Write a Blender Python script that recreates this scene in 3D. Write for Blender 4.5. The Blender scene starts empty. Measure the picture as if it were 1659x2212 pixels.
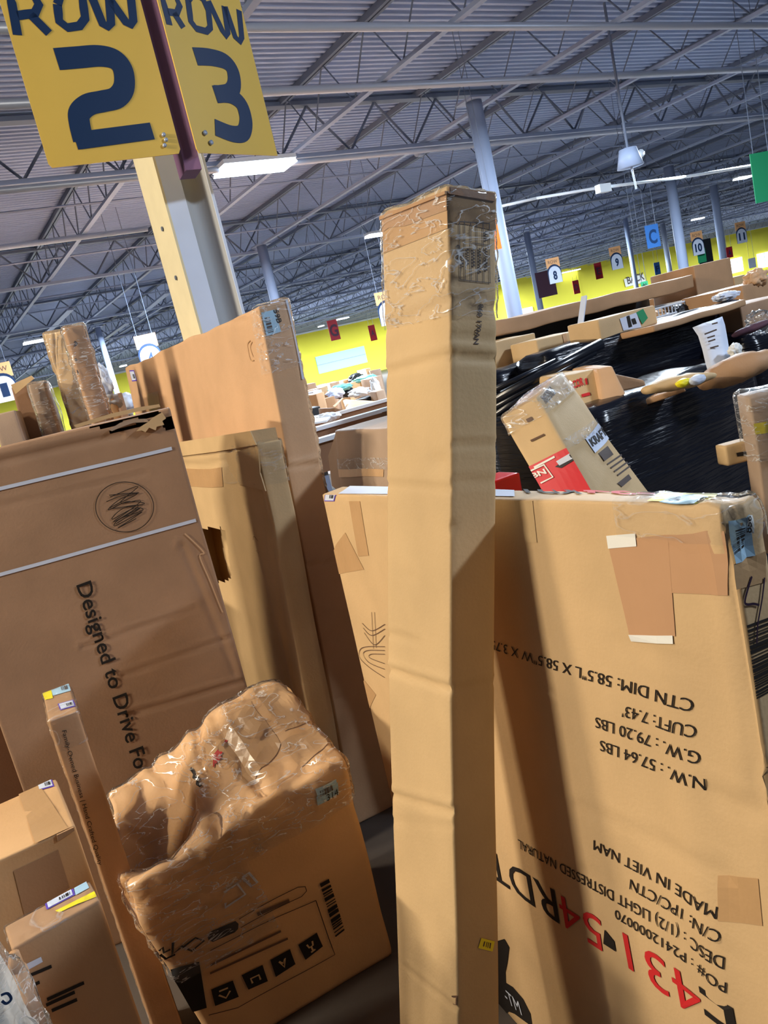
import bpy, bmesh, math, random
import numpy as np
from mathutils import Vector, Matrix, noise
random.seed(7)
SC = bpy.context.scene
COL = SC.collection
# ------------------------------------------------------------------ camera (1659 x 2212 frame)
FPX, CX, CY = 1700.0, 829.5, 1106.0
_cd = lambda px, py: np.array([px-CX, CY-py, FPX])/np.linalg.norm([px-CX, CY-py, FPX])
_a, _b = _cd(-186, 1000), _cd(3920, 17)          # vanishing points of the two roof directions
_z = np.cross(_b, _a); _z /= np.linalg.norm(_z); _z = _z if _z[1] > 0 else -_z
_x = np.cross(_a, _z); _x /= np.linalg.norm(_x); _x = _x if _x @ _b > 0 else -_x
MC = np.stack([_x, _a, _z], 1)                   # world -> camera (right, up, forward)
MW = MC.T
EYE = np.array([0, 0, 1.74])
cam_data = bpy.data.cameras.new('camera'); cam = bpy.data.objects.new('camera', cam_data); COL.objects.link(cam)
R, U, F = MW[:, 0], MW[:, 1], MW[:, 2]
cam.matrix_world = Matrix(((R[0], U[0], -F[0], 0), (R[1], U[1], -F[1], 0), (R[2], U[2], -F[2], 1.74), (0, 0, 0, 1)))
cam_data.sensor_fit = 'HORIZONTAL'; cam_data.sensor_width = 36.0; cam_data.lens = 36.0*FPX/1659.0
cam_data.clip_start = 0.05; cam_data.clip_end = 400
SC.camera = cam
# ------------------------------------------------------------------ world, exposure, large lamps
W = bpy.data.worlds.new('world'); SC.world = W; W.use_nodes = True
bgn = W.node_tree.nodes['Background']; bgn.inputs[0].default_value = (0.60, 0.72, 1.0, 1); bgn.inputs[1].default_value = 0.07
SC.view_settings.view_transform = 'Standard'; SC.view_settings.look = 'None'
SC.view_settings.exposure = 0.0; SC.view_settings.gamma = 1.0; SC.view_settings.use_curve_mapping = False

def area(name, loc, power, col, sx, sy, aim=None):
    l = bpy.data.lights.new(name, 'AREA'); l.shape = 'RECTANGLE'; l.size = sx; l.size_y = sy
    l.energy = power; l.color = col
    o = bpy.data.objects.new(name, l); COL.objects.link(o); o.location = loc
    if aim is not None:
        o.rotation_euler = (Vector(aim)-Vector(loc)).to_track_quat('-Z', 'Y').to_euler()
    return o
# warm strip lamps hanging left of the aisle (out of the frame, they throw the hard shadows)
area('warm_lamp_light', (-6.6, 2.75, 4.5), 500, (1.0, 0.87, 0.68), 1.2, 0.16, (0.6, 1.6, 0.9))
area('warm_lamp_light', (-2.4, 3.5, 4.6), 215, (1.0, 0.84, 0.62), 1.2, 0.16)
# cool strip over the aisle to the right of the camera
area('cool_lamp_light', (6.0, -2.5, 4.7), 350, (0.74, 0.85, 1.0), 1.2, 0.3, (0.8, 1.6, 1.2))
# cool strips over the hall beyond
for lx, ly, pw in ((7.5, 6.0, 1000), (16, 10.0, 3200), (5.5, 14.5, 2800), (27, 29.5, 5000), (8, 28, 5200), (32, 40, 7000), (10, 50, 11000), (26, 52, 11000), (42, 52, 11000), (56, 36, 5000), (62, 44, 6000), (80, 44, 7500)):
    area('cool_lamp_light', (lx, ly, 4.70), pw, (0.76, 0.88, 1.0), 1.2, 0.3)

def ray(px, py): return MW @ np.array([(px-CX)/FPX, (CY-py)/FPX, 1.0])
def at(px, py, d): return EYE + ray(px, py)*d
def onax(px, py, ax, v):
    r = ray(px, py); return EYE + r*((v-EYE[ax])/r[ax])
def proj(P):
    c = MC @ (np.asarray(P)-EYE); return np.array([CX+FPX*c[0]/c[2], CY-FPX*c[1]/c[2]])

# ------------------------------------------------------------------ materials
def lin(r, g, b):
    f = lambda c: (c/255/12.92) if c/255 <= .04045 else ((c/255+.055)/1.055)**2.4
    return (f(r), f(g), f(b), 1)
def mat(name, col, rough=.6, spec=.3, metal=0, var=0.0, scale=6, bump=0.0, bscale=60, stretch=(1, 1, 1), emit=None, estr=0, coat=0):
    m = bpy.data.materials.new(name); m.use_nodes = True; nt = m.node_tree; N = nt.nodes; L = nt.links
    p = N['Principled BSDF']
    col = tuple(col)[:3]+(1,)
    p.inputs['Base Color'].default_value = col; p.inputs['Roughness'].default_value = rough
    p.inputs['Specular IOR Level'].default_value = spec; p.inputs['Metallic'].default_value = metal
    if coat: p.inputs['Coat Weight'].default_value = coat; p.inputs['Coat Roughness'].default_value = .15
    if emit: p.inputs['Emission Color'].default_value = tuple(emit)[:3]+(1,); p.inputs['Emission Strength'].default_value = estr
    tc = N.new('ShaderNodeTexCoord'); mp = N.new('ShaderNodeMapping'); mp.inputs['Scale'].default_value = stretch
    L.new(tc.outputs['Object'], mp.inputs[0])
    if var:
        n = N.new('ShaderNodeTexNoise'); n.inputs['Scale'].default_value = scale; n.inputs['Detail'].default_value = 5
        L.new(mp.outputs[0], n.inputs['Vector'])
        r = N.new('ShaderNodeValToRGB'); r.color_ramp.elements[0].position = .3; r.color_ramp.elements[1].position = .7
        r.color_ramp.elements[0].color = tuple(c*(1-var) for c in col[:3])+(1,)
        r.color_ramp.elements[1].color = tuple(min(1, c*(1+var*.6)) for c in col[:3])+(1,)
        L.new(n.outputs['Fac'], r.inputs[0]); L.new(r.outputs[0], p.inputs['Base Color'])
    if bump:
        n2 = N.new('ShaderNodeTexNoise'); n2.inputs['Scale'].default_value = bscale; n2.inputs['Detail'].default_value = 3
        L.new(mp.outputs[0], n2.inputs['Vector'])
        b = N.new('ShaderNodeBump'); b.inputs['Strength'].default_value = bump; b.inputs['Distance'].default_value = .01
        L.new(n2.outputs['Fac'], b.inputs['Height']); L.new(b.outputs[0], p.inputs['Normal'])
    return m
def filmmat(name, tint=(.97, .975, .98), gloss=.10, rough=.12, bscale=25, milky=.05, glint=.7):
    m = bpy.data.materials.new(name); m.use_nodes = True; nt = m.node_tree; N = nt.nodes; L = nt.links
    for n in list(N): N.remove(n)
    out = N.new('ShaderNodeOutputMaterial'); tr = N.new('ShaderNodeBsdfTransparent'); tr.inputs[0].default_value = tint+(1,)
    gl = N.new('ShaderNodeBsdfGlossy'); gl.inputs['Roughness'].default_value = rough
    df = N.new('ShaderNodeBsdfDiffuse'); df.inputs[0].default_value = (.8, .82, .85, 1)
    lw = N.new('ShaderNodeLayerWeight'); lw.inputs[0].default_value = gloss
    tc = N.new('ShaderNodeTexCoord'); nz = N.new('ShaderNodeTexNoise'); nz.inputs['Scale'].default_value = bscale; nz.inputs['Detail'].default_value = 4
    nz.inputs['Distortion'].default_value = 1.2
    bp = N.new('ShaderNodeBump'); bp.inputs['Strength'].default_value = 1.0; bp.inputs['Distance'].default_value = .03
    L.new(tc.outputs['Object'], nz.inputs['Vector']); L.new(nz.outputs['Fac'], bp.inputs['Height'])
    L.new(bp.outputs[0], gl.inputs['Normal'])
    m1 = N.new('ShaderNodeMixShader'); m2 = N.new('ShaderNodeMixShader'); m1.inputs[0].default_value = milky
    L.new(tr.outputs[0], m1.inputs[1]); L.new(df.outputs[0], m1.inputs[2])
    L.new(lw.outputs['Fresnel'], m2.inputs[0]); L.new(m1.outputs[0], m2.inputs[1]); L.new(gl.outputs[0], m2.inputs[2])
    # film highlights painted in as colour: thin ridged white streaks
    mp = N.new('ShaderNodeMapping'); mp.inputs['Scale'].default_value = (.8, .8, 2.6); mp.inputs['Rotation'].default_value = (.15, .25, .2)
    n3 = N.new('ShaderNodeTexNoise'); n3.inputs['Scale'].default_value = bscale*.55; n3.inputs['Detail'].default_value = 3; n3.inputs['Distortion'].default_value = .5
    L.new(tc.outputs['Object'], mp.inputs[0]); L.new(mp.outputs[0], n3.inputs['Vector'])
    a1 = N.new('ShaderNodeMath'); a1.operation = 'SUBTRACT'; a1.inputs[1].default_value = .5; a2 = N.new('ShaderNodeMath'); a2.operation = 'ABSOLUTE'
    r = N.new('ShaderNodeMapRange'); r.inputs[1].default_value = 0.0; r.inputs[2].default_value = .016; r.inputs[3].default_value = glint; r.inputs[4].default_value = 0
    L.new(n3.outputs['Fac'], a1.inputs[0]); L.new(a1.outputs[0], a2.inputs[0]); L.new(a2.outputs[0], r.inputs[0])
    d2 = N.new('ShaderNodeBsdfDiffuse'); d2.inputs[0].default_value = (.9, .92, .95, 1); g2 = N.new('ShaderNodeBsdfGlossy'); g2.inputs['Roughness'].default_value = .3
    m3 = N.new('ShaderNodeMixShader'); m3.inputs[0].default_value = .5; L.new(d2.outputs[0], m3.inputs[1]); L.new(g2.outputs[0], m3.inputs[2])
    m4 = N.new('ShaderNodeMixShader'); L.new(r.outputs[0], m4.inputs[0]); L.new(m2.outputs[0], m4.inputs[1]); L.new(m3.outputs[0], m4.inputs[2])
    L.new(m4.outputs[0], out.inputs[0]); return m
def card(name, r, g, b, var=.10, rough=.62, sc=5): return mat(name, lin(r, g, b), rough, .25, 0, var, sc, .07, 140, (1, 1, 1))
M = {}
M['card'] = card('cardboard_tan', 206, 174, 130)
M['card_pale'] = card('cardboard_pale', 205, 166, 128)
M['card_olive'] = card('cardboard_olive_tan', 202, 172, 128)
M['card_brown'] = card('cardboard_brown', 178, 140, 104, .14)
M['card_red'] = card('cardboard_reddish', 164, 130, 102, .14)
M['card_grey'] = card('cardboard_greyish', 168, 145, 124)
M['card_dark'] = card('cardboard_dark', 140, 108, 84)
M['card_orange'] = card('cardboard_orange', 214, 172, 124)
M['tape'] = mat('packing_tape', lin(194, 156, 112), .28, .5, 0, .08, 9, .1, 40)
M['tape_red'] = mat('packing_tape_reddish', lin(192, 150, 114), .3, .45, 0, .04, 9)
M['tape_dark'] = mat('packing_tape_dark', lin(150, 118, 78), .25, .5, 0, .08, 9)
M['film'] = filmmat('clear_stretch_film')
M['film_soft'] = filmmat('clear_plastic_film', (.95, .96, .97), .06, .14, 14, .02, .3)
M['ink'] = mat('black_print', lin(38, 34, 32), .6, .2)
M['ink_soft'] = mat('worn_brown_print', lin(105, 82, 68), .7, .1)
M['ink_mid'] = mat('grey_print', lin(92, 82, 78), .7, .1)
M['ink_red'] = mat('red_print', lin(196, 44, 46), .6, .2)
M['pen'] = mat('purple_black_marker', lin(52, 34, 52), .5, .2)
M['white'] = mat('white_paper', lin(232, 232, 226), .5, .3)
M['white_cool'] = mat('white_cool_paper', lin(205, 214, 232), .6, .3, 0, .04, 8)
M['blue_label'] = mat('pale_blue_label', lin(170, 206, 228), .45, .3)
M['yellow_label'] = mat('yellow_label', lin(240, 225, 40), .5, .3)
M['purple'] = mat('purple_border_print', lin(98, 72, 190), .5, .3)
M['yellow_sign'] = mat('yellow_sign_face', lin(228, 188, 84), .38, .4, 0, .04, 3)
M['navy'] = mat('navy_print', lin(22, 48, 84), .4, .4)
M['mauve'] = mat('mauve_column_paint', lin(122, 92, 128), .6, .3)
M['steel_blue'] = mat('blue_grey_column_paint', lin(212, 224, 246), .5, .3, 0, .05, 5)
M['cream'] = mat('column_paint_warm_lit', lin(225, 215, 180), .6, .2, 0, .05, 8)  # column paint with the warm lamp light put into its colour
M['deck'] = mat('roof_deck_grey', lin(164, 180, 212), .6, .2, .0, .10, .5)
M['joist'] = mat('painted_steel_joist', lin(150, 164, 192), .5, .3)
M['joist_dark'] = mat('dark_joist_web', lin(105, 115, 135), .5, .3)
M['pipe'] = mat('galvanised_pipe', lin(170, 180, 198), .4, .4, .3)
M['wall_yellow'] = mat('yellow_wall_paint', lin(232, 222, 78), .8, .1, 0, .03, .5)
M['wall_grey'] = mat('grey_wall', lin(178, 182, 186), .8, .1)
M['floor'] = mat('worn_concrete', lin(80, 74, 70), .5, .3, 0, .2, 2, .1, 30)
M['black_film'] = mat('black_stretch_film', (.004, .005, .010), .22, .5, 0, 0, 1, .6, 26, (.22, .22, 3.2))
M['black_film2'] = mat('black_stretch_film_smooth', (.006, .008, .014), .25, .6, 0, 0, 1, .4, 5, (.6, .6, 2.0))
M['red_card'] = mat('glossy_red_carton', lin(205, 10, 28), .35, .5)
M['wood'] = card('plywood_brown', 150, 112, 84, .15)
M['plastic_white'] = mat('white_plastic', lin(225, 232, 240), .35, .4)
M['lamp_on'] = mat('lit_tube_lens', (1, 1, 1), .4, .2, emit=(.82, .9, 1.0), estr=9)
M['win_on'] = mat('daylit_window', (1, 1, 1), .4, .2, emit=(.8, .9, 1.0), estr=2.2)
M['win_blue'] = mat('pale_blue_window_board', lin(170, 205, 232), .4, .4)
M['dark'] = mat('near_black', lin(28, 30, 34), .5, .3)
M['orange'] = mat('orange_sign', lin(250, 105, 30), .5, .3)
M['blue_sign'] = mat('blue_sign', lin(46, 92, 152), .45, .3)
M['teal'] = mat('teal_cloth', lin(120, 190, 190), .6, .2, 0, .15, 12)
M['green'] = mat('green_sign', lin(40, 140, 95), .5, .3)
M['red_sign'] = mat('red_sign', lin(160, 36, 46), .5, .3)
M['maroon'] = mat('maroon_board', lin(84, 58, 72), .7, .2)
M['tan_sign'] = mat('tan_sign_header', lin(226, 170, 118), .5, .3)
M['scr'] = mat('greyish_foam', lin(196, 190, 178), .8, .1, 0, .35, 16, .5, 30)

# ------------------------------------------------------------------ object helpers
def tag(o, label=None, cat=None, group=None, kind=None):
    if label: o['label'] = label
    if cat: o['category'] = cat
    if group: o['group'] = group
    if kind: o['kind'] = kind
    return o
def link(name, me, m, parent=None, smooth=False):
    if m is not None: me.materials.append(m)
    if smooth:
        me.polygons.foreach_set('use_smooth', [True]*len(me.polygons))
    o = bpy.data.objects.new(name, me); COL.objects.link(o)
    if parent is not None: o.parent = parent
    return o
def mesh(name, V, Fc):
    me = bpy.data.meshes.new(name); me.from_pydata([tuple(map(float, v)) for v in V], [], [tuple(f) for f in Fc]); me.update(); return me
class MB:
    def __init__(s): s.V = []; s.F = []
    def hexa(s, c):
        n = len(s.V); s.V += [tuple(map(float, p)) for p in c]
        for q in ((0, 3, 2, 1), (4, 5, 6, 7), (0, 1, 5, 4), (1, 2, 6, 5), (2, 3, 7, 6), (3, 0, 4, 7)): s.F.append(tuple(n+i for i in q))
        return s
    def box(s, x0, x1, y0, y1, z0, z1):
        return s.hexa([(x0, y0, z0), (x1, y0, z0), (x1, y1, z0), (x0, y1, z0), (x0, y0, z1), (x1, y0, z1), (x1, y1, z1), (x0, y1, z1)])
    def bar(s, p, q, w, h=None):
        h = h or w; p = Vector(p); q = Vector(q); d = (q-p).normalized()
        a = d.cross(Vector((0, 0, 1)));  a = a if a.length > 1e-3 else Vector((1, 0, 0)); a.normalize(); b = a.cross(d)
        c = [p-a*w/2-b*h/2, p+a*w/2-b*h/2, p+a*w/2+b*h/2, p-a*w/2+b*h/2]
        return s.hexa([*c, *[v+(q-p) for v in c]])
    def tube(s, p, q, r, n=8, r2=None):
        p = Vector(p); q = Vector(q); d = (q-p).normalized(); r2 = r if r2 is None else r2
        a = d.cross(Vector((0, 0, 1))); a = a if a.length > 1e-3 else Vector((1, 0, 0)); a.normalize(); b = a.cross(d)
        k = len(s.V)
        for i in range(n):
            t = 2*math.pi*i/n; e = a*math.cos(t)+b*math.sin(t); s.V.append(tuple(p+e*r)); s.V.append(tuple(q+e*r2))
        for i in range(n):
            j = (i+1) % n; s.F.append((k+2*i, k+2*j, k+2*j+1, k+2*i+1))
        s.F.append(tuple(k+2*i for i in range(n))[::-1]); s.F.append(tuple(k+2*i+1 for i in range(n)))
        return s
    def build(s, name, m, parent=None, smooth=False): return link(name, mesh(name, s.V, s.F), m, parent, smooth)
def empty(name, loc=(0, 0, 0)):
    o = bpy.data.objects.new(name, None); COL.objects.link(o); o.location = tuple(map(float, loc)); return o
def rebase(o):
    """put a mesh object's origin at the base of its own geometry (children keep their places)"""
    vs = o.data.vertices; n = len(vs); a = np.empty(n*3); vs.foreach_get('co', a); a = a.reshape(-1, 3)
    c = np.array([(a[:, 0].min()+a[:, 0].max())/2, (a[:, 1].min()+a[:, 1].max())/2, a[:, 2].min()])
    vs.foreach_set('co', (a-c).ravel()); o.data.update(); o.location = tuple(c)
    def shift(ch):
        if ch.type == 'MESH' and not ch.get('_done'):
            m = len(ch.data.vertices); b = np.empty(m*3); ch.data.vertices.foreach_get('co', b); b = b.reshape(-1, 3)-c
            ch.data.vertices.foreach_set('co', b.ravel()); ch.data.update()
        for g in ch.children: shift(g)
    for ch in o.children: shift(ch)
    return o

def vn(P, f, seed=0.0):
    x, y, z = P[0]*f+seed, P[1]*f-seed*1.7, P[2]*f+seed*.3; n = noise.noise; return np.array([n(Vector((x, y, z))), n(Vector((x+31.7, y-12.3, z+5.1))), n(Vector((x-17.9, y+23.3, z-41.7)))])
def R3(yaw, tx, ty):
    cz, sz = math.cos(yaw), math.sin(yaw); ca, sa = math.cos(tx), math.sin(tx); cb, sb = math.cos(ty), math.sin(ty)
    return np.array([[cz, -sz, 0], [sz, cz, 0], [0, 0, 1]])@np.array([[1, 0, 0], [0, ca, -sa], [0, sa, ca]])@np.array([[cb, 0, sb], [0, 1, 0], [-sb, 0, cb]])
def corners(P, yaw, tx, ty, w, d, h):
    Rm = R3(*[math.radians(v) for v in (yaw, tx, ty)]); P = np.array(P, float)
    return {(i, j, k): P+Rm@np.array([i*w, j*d, k*h]) for i in (0, 1) for j in (0, 1) for k in (0, 1)}
def lat(n, e, L):
    """lattice with guard rows close to both ends"""
    g = min(.25, e/L); return [0.0, g]+[g+(1-2*g)*i/n for i in range(1, n)]+[1-g, 1.0]
class Carton:
    """A box of real corrugated board: lattice surface over eight corners, soft bends, creases, holes, decals."""
    def __init__(s, name, c, m, n=(6, 6, 10), amp=.003, freq=3.0, seed=0.0, edge=.006, creases=(), holes=(), warp=None, parent=None, smooth=True):
        s.c = {k: np.array(v, float) for k, v in c.items()}; s.amp, s.freq, s.seed, s.warp = amp, freq, seed, warp
        s.edge = edge
        s.L = [np.linalg.norm(s.c[(1, 0, 0)]-s.c[(0, 0, 0)]), np.linalg.norm(s.c[(0, 1, 0)]-s.c[(0, 0, 0)]), np.linalg.norm(s.c[(0, 0, 1)]-s.c[(0, 0, 0)])]
        ctr = sum(s.c.values())/8; s.nrm = {}
        for f in ('x0', 'x1', 'y0', 'y1', 'z0', 'z1'):
            q = s.quad(f); nn = np.cross(q[1]-q[0], q[3]-q[0]); nn /= np.linalg.norm(nn)
            if nn@(sum(q)/4-ctr) < 0: nn = -nn
            s.nrm[f] = nn
        s.creases = []
        for f, p, q, dep, wd in creases:
            s.creases.append((f, s.ab(f, *p), s.ab(f, *q), dep, wd))
        s.holes = [(f, [s.ab(f, *p) for p in poly]) for f, poly in holes]
        s.n = n; s.V = []; s.F = []; s.idx = {}
        s.lt = [lat(n[i], edge*1.3, s.L[i]) for i in range(3)]
        s.uvw = []
        for f in ('x0', 'x1', 'y0', 'y1', 'z0', 'z1'): s.face(f)
        s.ob = link(name, mesh(name, s.V, s.F), m, parent, smooth)
    def quad(s, f):
        ax = 'xyz'.index(f[0]); v = int(f[1]); o = [i for i in range(3) if i != ax]; r = []
        for a, b in ((0, 0), (1, 0), (1, 1), (0, 1)):
            k = [0, 0, 0]; k[ax] = v; k[o[0]] = a; k[o[1]] = b; r.append(s.c[tuple(k)])
        return r
    def uvw_of(s, f, a, b):
        ax = 'xyz'.index(f[0]); o = [i for i in range(3) if i != ax]; k = [0, 0, 0]; k[ax] = float(f[1]); k[o[0]] = a; k[o[1]] = b; return k
    def tri(s, u, v, w):
        P = 0
        for (i, j, k), c in s.c.items(): P = P+c*((u if i else 1-u)*(v if j else 1-v)*(w if k else 1-w))
        return P
    def crease_d(s, f, a, b):
        ax = 'xyz'.index(f[0]); o = [i for i in range(3) if i != ax]; La, Lb = s.L[o[0]], s.L[o[1]]; t = 0
        for g, p, q, dep, wd in s.creases:
            if g != f: continue
            P = np.array([a*La, b*Lb]); A = np.array([p[0]*La, p[1]*Lb]); B = np.array([q[0]*La, q[1]*Lb])
            h = max(-.05, min(1.05, ((P-A)@(B-A))/((B-A)@(B-A)+1e-9))); dv = P-(A+(B-A)*h)
            dist = np.linalg.norm(dv); sg = 1 if dv[1] > 0 else -1
            dist += .003*noise.noise(Vector((a*9, b*9, s.seed)))
            t -= dep*math.exp(-(dist/wd)**2)*(1+.0*sg) - .45*dep*math.exp(-((dist-2.1*wd)/wd)**2)*(1 if sg > 0 else 0)
        return t
    def pos(s, u, v, w, f=None, a=0, b=0):
        P = s.tri(u, v, w)
        e = s.edge; ctr = None
        hits = [i for i, t in enumerate((u, v, w)) if t <= 0 or t >= 1]
        if len(hits) >= 2:     # rounded edges and corners
            for i in hits:
                t = (u, v, w)[i]; nn = s.nrm['xyz'[i]+('1' if t >= 1 else '0')]; P = P-nn*e*(.30 if len(hits) == 2 else .42)
        P0 = P
        P = P+s.amp*vn(P0, s.freq, s.seed)
        for i, t in enumerate((u, v, w)):
            if t <= 0 or t >= 1:
                g = 'xyz'[i]+('1' if t >= 1 else '0'); o = [k for k in range(3) if k != i]
                cd = s.crease_d(g, (u, v, w)[o[0]], (u, v, w)[o[1]])
                if cd: P = P+s.nrm[g]*cd
        if s.warp: P = s.warp(P, u, v, w)
        return P
    def vid(s, u, v, w):
        k = (round(u, 5), round(v, 5), round(w, 5))
        if k not in s.idx: s.idx[k] = len(s.V); s.V.append(s.pos(u, v, w)); s.uvw.append((u, v, w))
        return s.idx[k]
    def face(s, f):
        ax = 'xyz'.index(f[0]); o = [i for i in range(3) if i != ax]; A, B = s.lt[o[0]], s.lt[o[1]]
        flip = (f[1] == '1') ^ (ax == 1)
        hl = [p for g, p in s.holes if g == f]
        for i in range(len(A)-1):
            for j in range(len(B)-1):
                if hl and any(inpoly(((A[i]+A[i+1])/2, (B[j]+B[j+1])/2), p) for p in hl): continue
                q = [s.vid(*s.uvw_of(f, a, b)) for a, b in ((A[i], B[j]), (A[i+1], B[j]), (A[i+1], B[j+1]), (A[i], B[j+1]))]
                s.F.append(q if flip else q[::-1])
    # --- decals: pixels of the photograph are only used to find the spot on the real face
    def ab(s, f, px, py):
        q = s.quad(f); n = s.nrm[f]; r = ray(px, py); c = sum(q)/4; P = EYE+r*(((c-EYE)@n)/(r@n))
        a = b = .5
        for _ in range(12):
            Q = q[0]*(1-a)*(1-b)+q[1]*a*(1-b)+q[2]*a*b+q[3]*(1-a)*b
            da = (q[1]-q[0])*(1-b)+(q[2]-q[3])*b; db = (q[3]-q[0])*(1-a)+(q[2]-q[1])*a
            J = np.stack([da, db], 1); st = np.linalg.lstsq(J, P-Q, rcond=None)[0]; a += st[0]; b += st[1]
        return (a, b)
    def S(s, f, a, b, off=.0012):
        return s.pos(*s.uvw_of(f, min(.9999, max(.0001, a)), min(.9999, max(.0001, b))))+s.nrm[f]*off
    def scl(s, f):
        ax = 'xyz'.index(f[0]); o = [i for i in range(3) if i != ax]; return s.L[o[0]], s.L[o[1]]
def inpoly(p, poly):
    x, y = p; c = False; j = len(poly)-1
    for i in range(len(poly)):
        xi, yi = poly[i]; xj, yj = poly[j]
        if (yi > y) != (yj > y) and x < (xj-xi)*(y-yi)/(yj-yi)+xi: c = not c
        j = i
    return c
class Plane:
    """flat panel with the same decal interface"""
    def __init__(s, O, ex, ey, n): s.O, s.ex, s.ey, s.n = [np.array(v, float) for v in (O, ex, ey, n)]
    def ab(s, f, px, py):
        r = ray(px, py); P = EYE+r*(((s.O-EYE)@s.n)/(r@s.n)); d = P-s.O; return (d@s.ex/(s.ex@s.ex), d@s.ey/(s.ey@s.ey))
    def S(s, f, a, b, off=.001): return s.O+s.ex*a+s.ey*b+s.n*off
    def scl(s, f): return np.linalg.norm(s.ex), np.linalg.norm(s.ey)
def patch(K, f, px, m, name, parent, off=.0012, n=(4, 4), lab=None, ab=None, jag=0):
    """sticker / tape / printed block between four corners"""
    q = ab or [K.ab(f, *p) for p in px]; V = []; Fc = []; na, nb = n
    for j in range(nb+1):
        for i in range(na+1):
            s_, t = i/na, j/nb
            a = q[0][0]*(1-s_)*(1-t)+q[1][0]*s_*(1-t)+q[2][0]*s_*t+q[3][0]*(1-s_)*t
            b = q[0][1]*(1-s_)*(1-t)+q[1][1]*s_*(1-t)+q[2][1]*s_*t+q[3][1]*(1-s_)*t
            V.append(K.S(f, a, b, off))
    for j in range(nb):
        for i in range(na):
            k = j*(na+1)+i; Fc.append((k, k+1, k+na+2, k+na+1))
    o = link(name, mesh(name, V, Fc), m, parent)
    if lab: o['label'] = lab
    return o
def sub(q, s0, s1, t0, t1):
    """sub-rectangle of a four-corner px quad"""
    g = lambda s_, t: tuple(q[0][k]*(1-s_)*(1-t)+q[1][k]*s_*(1-t)+q[2][k]*s_*t+q[3][k]*(1-s_)*t for k in (0, 1))
    return [g(s0, t0), g(s1, t0), g(s1, t1), g(s0, t1)]
def patches(K, f, quads, m, name, parent, off=.002, lab=None):
    V = []; Fc = []
    for px in quads:
        q = [K.ab(f, *p) for p in px]; k = len(V); V += [K.S(f, a, b, off) for a, b in q]; Fc.append((k, k+1, k+2, k+3))
    o = link(name, mesh(name, V, Fc), m, parent)
    if lab: o['label'] = lab
    return o
def bars(K, f, q, parent, m=None, n=18, name='barcode', off=.002, axis=0, seed=1):
    rr = random.Random(seed); quads = []; t = 0.0
    while t < 1:
        w = rr.choice((.5, .8, 1.2, 1.8))/n; g = rr.choice((.4, .7, 1.0))/n
        quads.append(sub(q, t, min(1, t+w), 0, 1) if axis == 0 else sub(q, 0, 1, t, min(1, t+w))); t += w+g
    return patches(K, f, quads, m or M['ink'], name, parent, off)
def stroke(K, f, pts, wid, m, name, parent, off=.0016, smooth=True, closed=False, ab=False, taper=False):
    La, Lb = K.scl(f); paths = pts if isinstance(pts[0], list) else [pts]; V = []; Fc = []
    for path in paths:
        q = [np.array(p if ab else K.ab(f, *p))*np.array([La, Lb]) for p in path]
        if smooth and len(q) > 2:
            r = []; m_ = len(q)
            for i in range(m_ if closed else m_-1):
                p0, p1, p2, p3 = (q[(i-1) % m_] if closed or i else q[0]), q[i], q[(i+1) % m_], (q[(i+2) % m_] if closed or i+2 < m_ else q[-1])
                for k in range(6):
                    t = k/6; r.append(.5*((2*p1)+(-p0+p2)*t+(2*p0-5*p1+4*p2-p3)*t*t+(-p0+3*p1-3*p2+p3)*t**3))
            r.append(q[0] if closed else q[-1]); q = r
        else:
            r = []
            for i in range(len(q)-1):
                k = max(1, int(np.linalg.norm(q[i+1]-q[i])/.03)); r += [q[i]+(q[i+1]-q[i])*j/k for j in range(k)]
            q = r+[q[-1]]
        k0 = len(V)
        for i, p in enumerate(q):
            d = q[min(i+1, len(q)-1)]-q[max(i-1, 0)]; d = d/(np.linalg.norm(d)+1e-9); nn = np.array([-d[1], d[0]])*wid/2
            if taper: nn = nn*(.25+.75*math.sin(math.pi*min(.98, max(.02, i/(len(q)-1)))))
            for e in (p-nn, p+nn): V.append(K.S(f, e[0]/La, e[1]/Lb, off))
        for i in range(len(q)-1): Fc.append((k0+2*i, k0+2*i+1, k0+2*i+3, k0+2*i+2))
    return link(name, mesh(name, V, Fc), m, parent)
_tc = {}
def textmesh(s, bold=0.0):
    k = (s, bold)
    if k not in _tc:
        cu = bpy.data.curves.new('t', 'FONT'); cu.body = s; cu.size = 1; cu.resolution_u = 3; cu.offset = bold; cu.fill_mode = 'FRONT'
        ob = bpy.data.objects.new('t', cu); COL.objects.link(ob); bpy.context.view_layer.update()
        me = bpy.data.meshes.new_from_object(ob.evaluated_get(bpy.context.evaluated_depsgraph_get()))
        bm = bmesh.new(); bm.from_mesh(me); bmesh.ops.triangulate(bm, faces=bm.faces)
        V = np.array([v.co[:2] for v in bm.verts]); Fc = [[v.index for v in f.verts] for f in bm.faces]; bm.free()
        bpy.data.objects.remove(ob); bpy.data.curves.remove(cu); bpy.data.meshes.remove(me)
        mn, mx = V.min(0), V.max(0); V = (V-np.array([mn[0], 0]))/np.array([mx[0]-mn[0], .73]); _tc[k] = (V, Fc)
    return _tc[k]
def text(K, f, s, p0, p1, p2, m, name='printed_text', parent=None, bold=0.0, off=.0016):
    """p0 baseline start, p1 baseline end, p2 top of the first letter (pixels, looked up on the real face)"""
    V, Fc = textmesh(s, bold); A, B, T = [np.array(K.ab(f, *p)) for p in (p0, p1, p2)]
    P = [K.S(f, *(A+(B-A)*x+(T-A)*y), off) for x, y in V]
    return link(name, mesh(name, P, Fc), m, parent)
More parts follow.
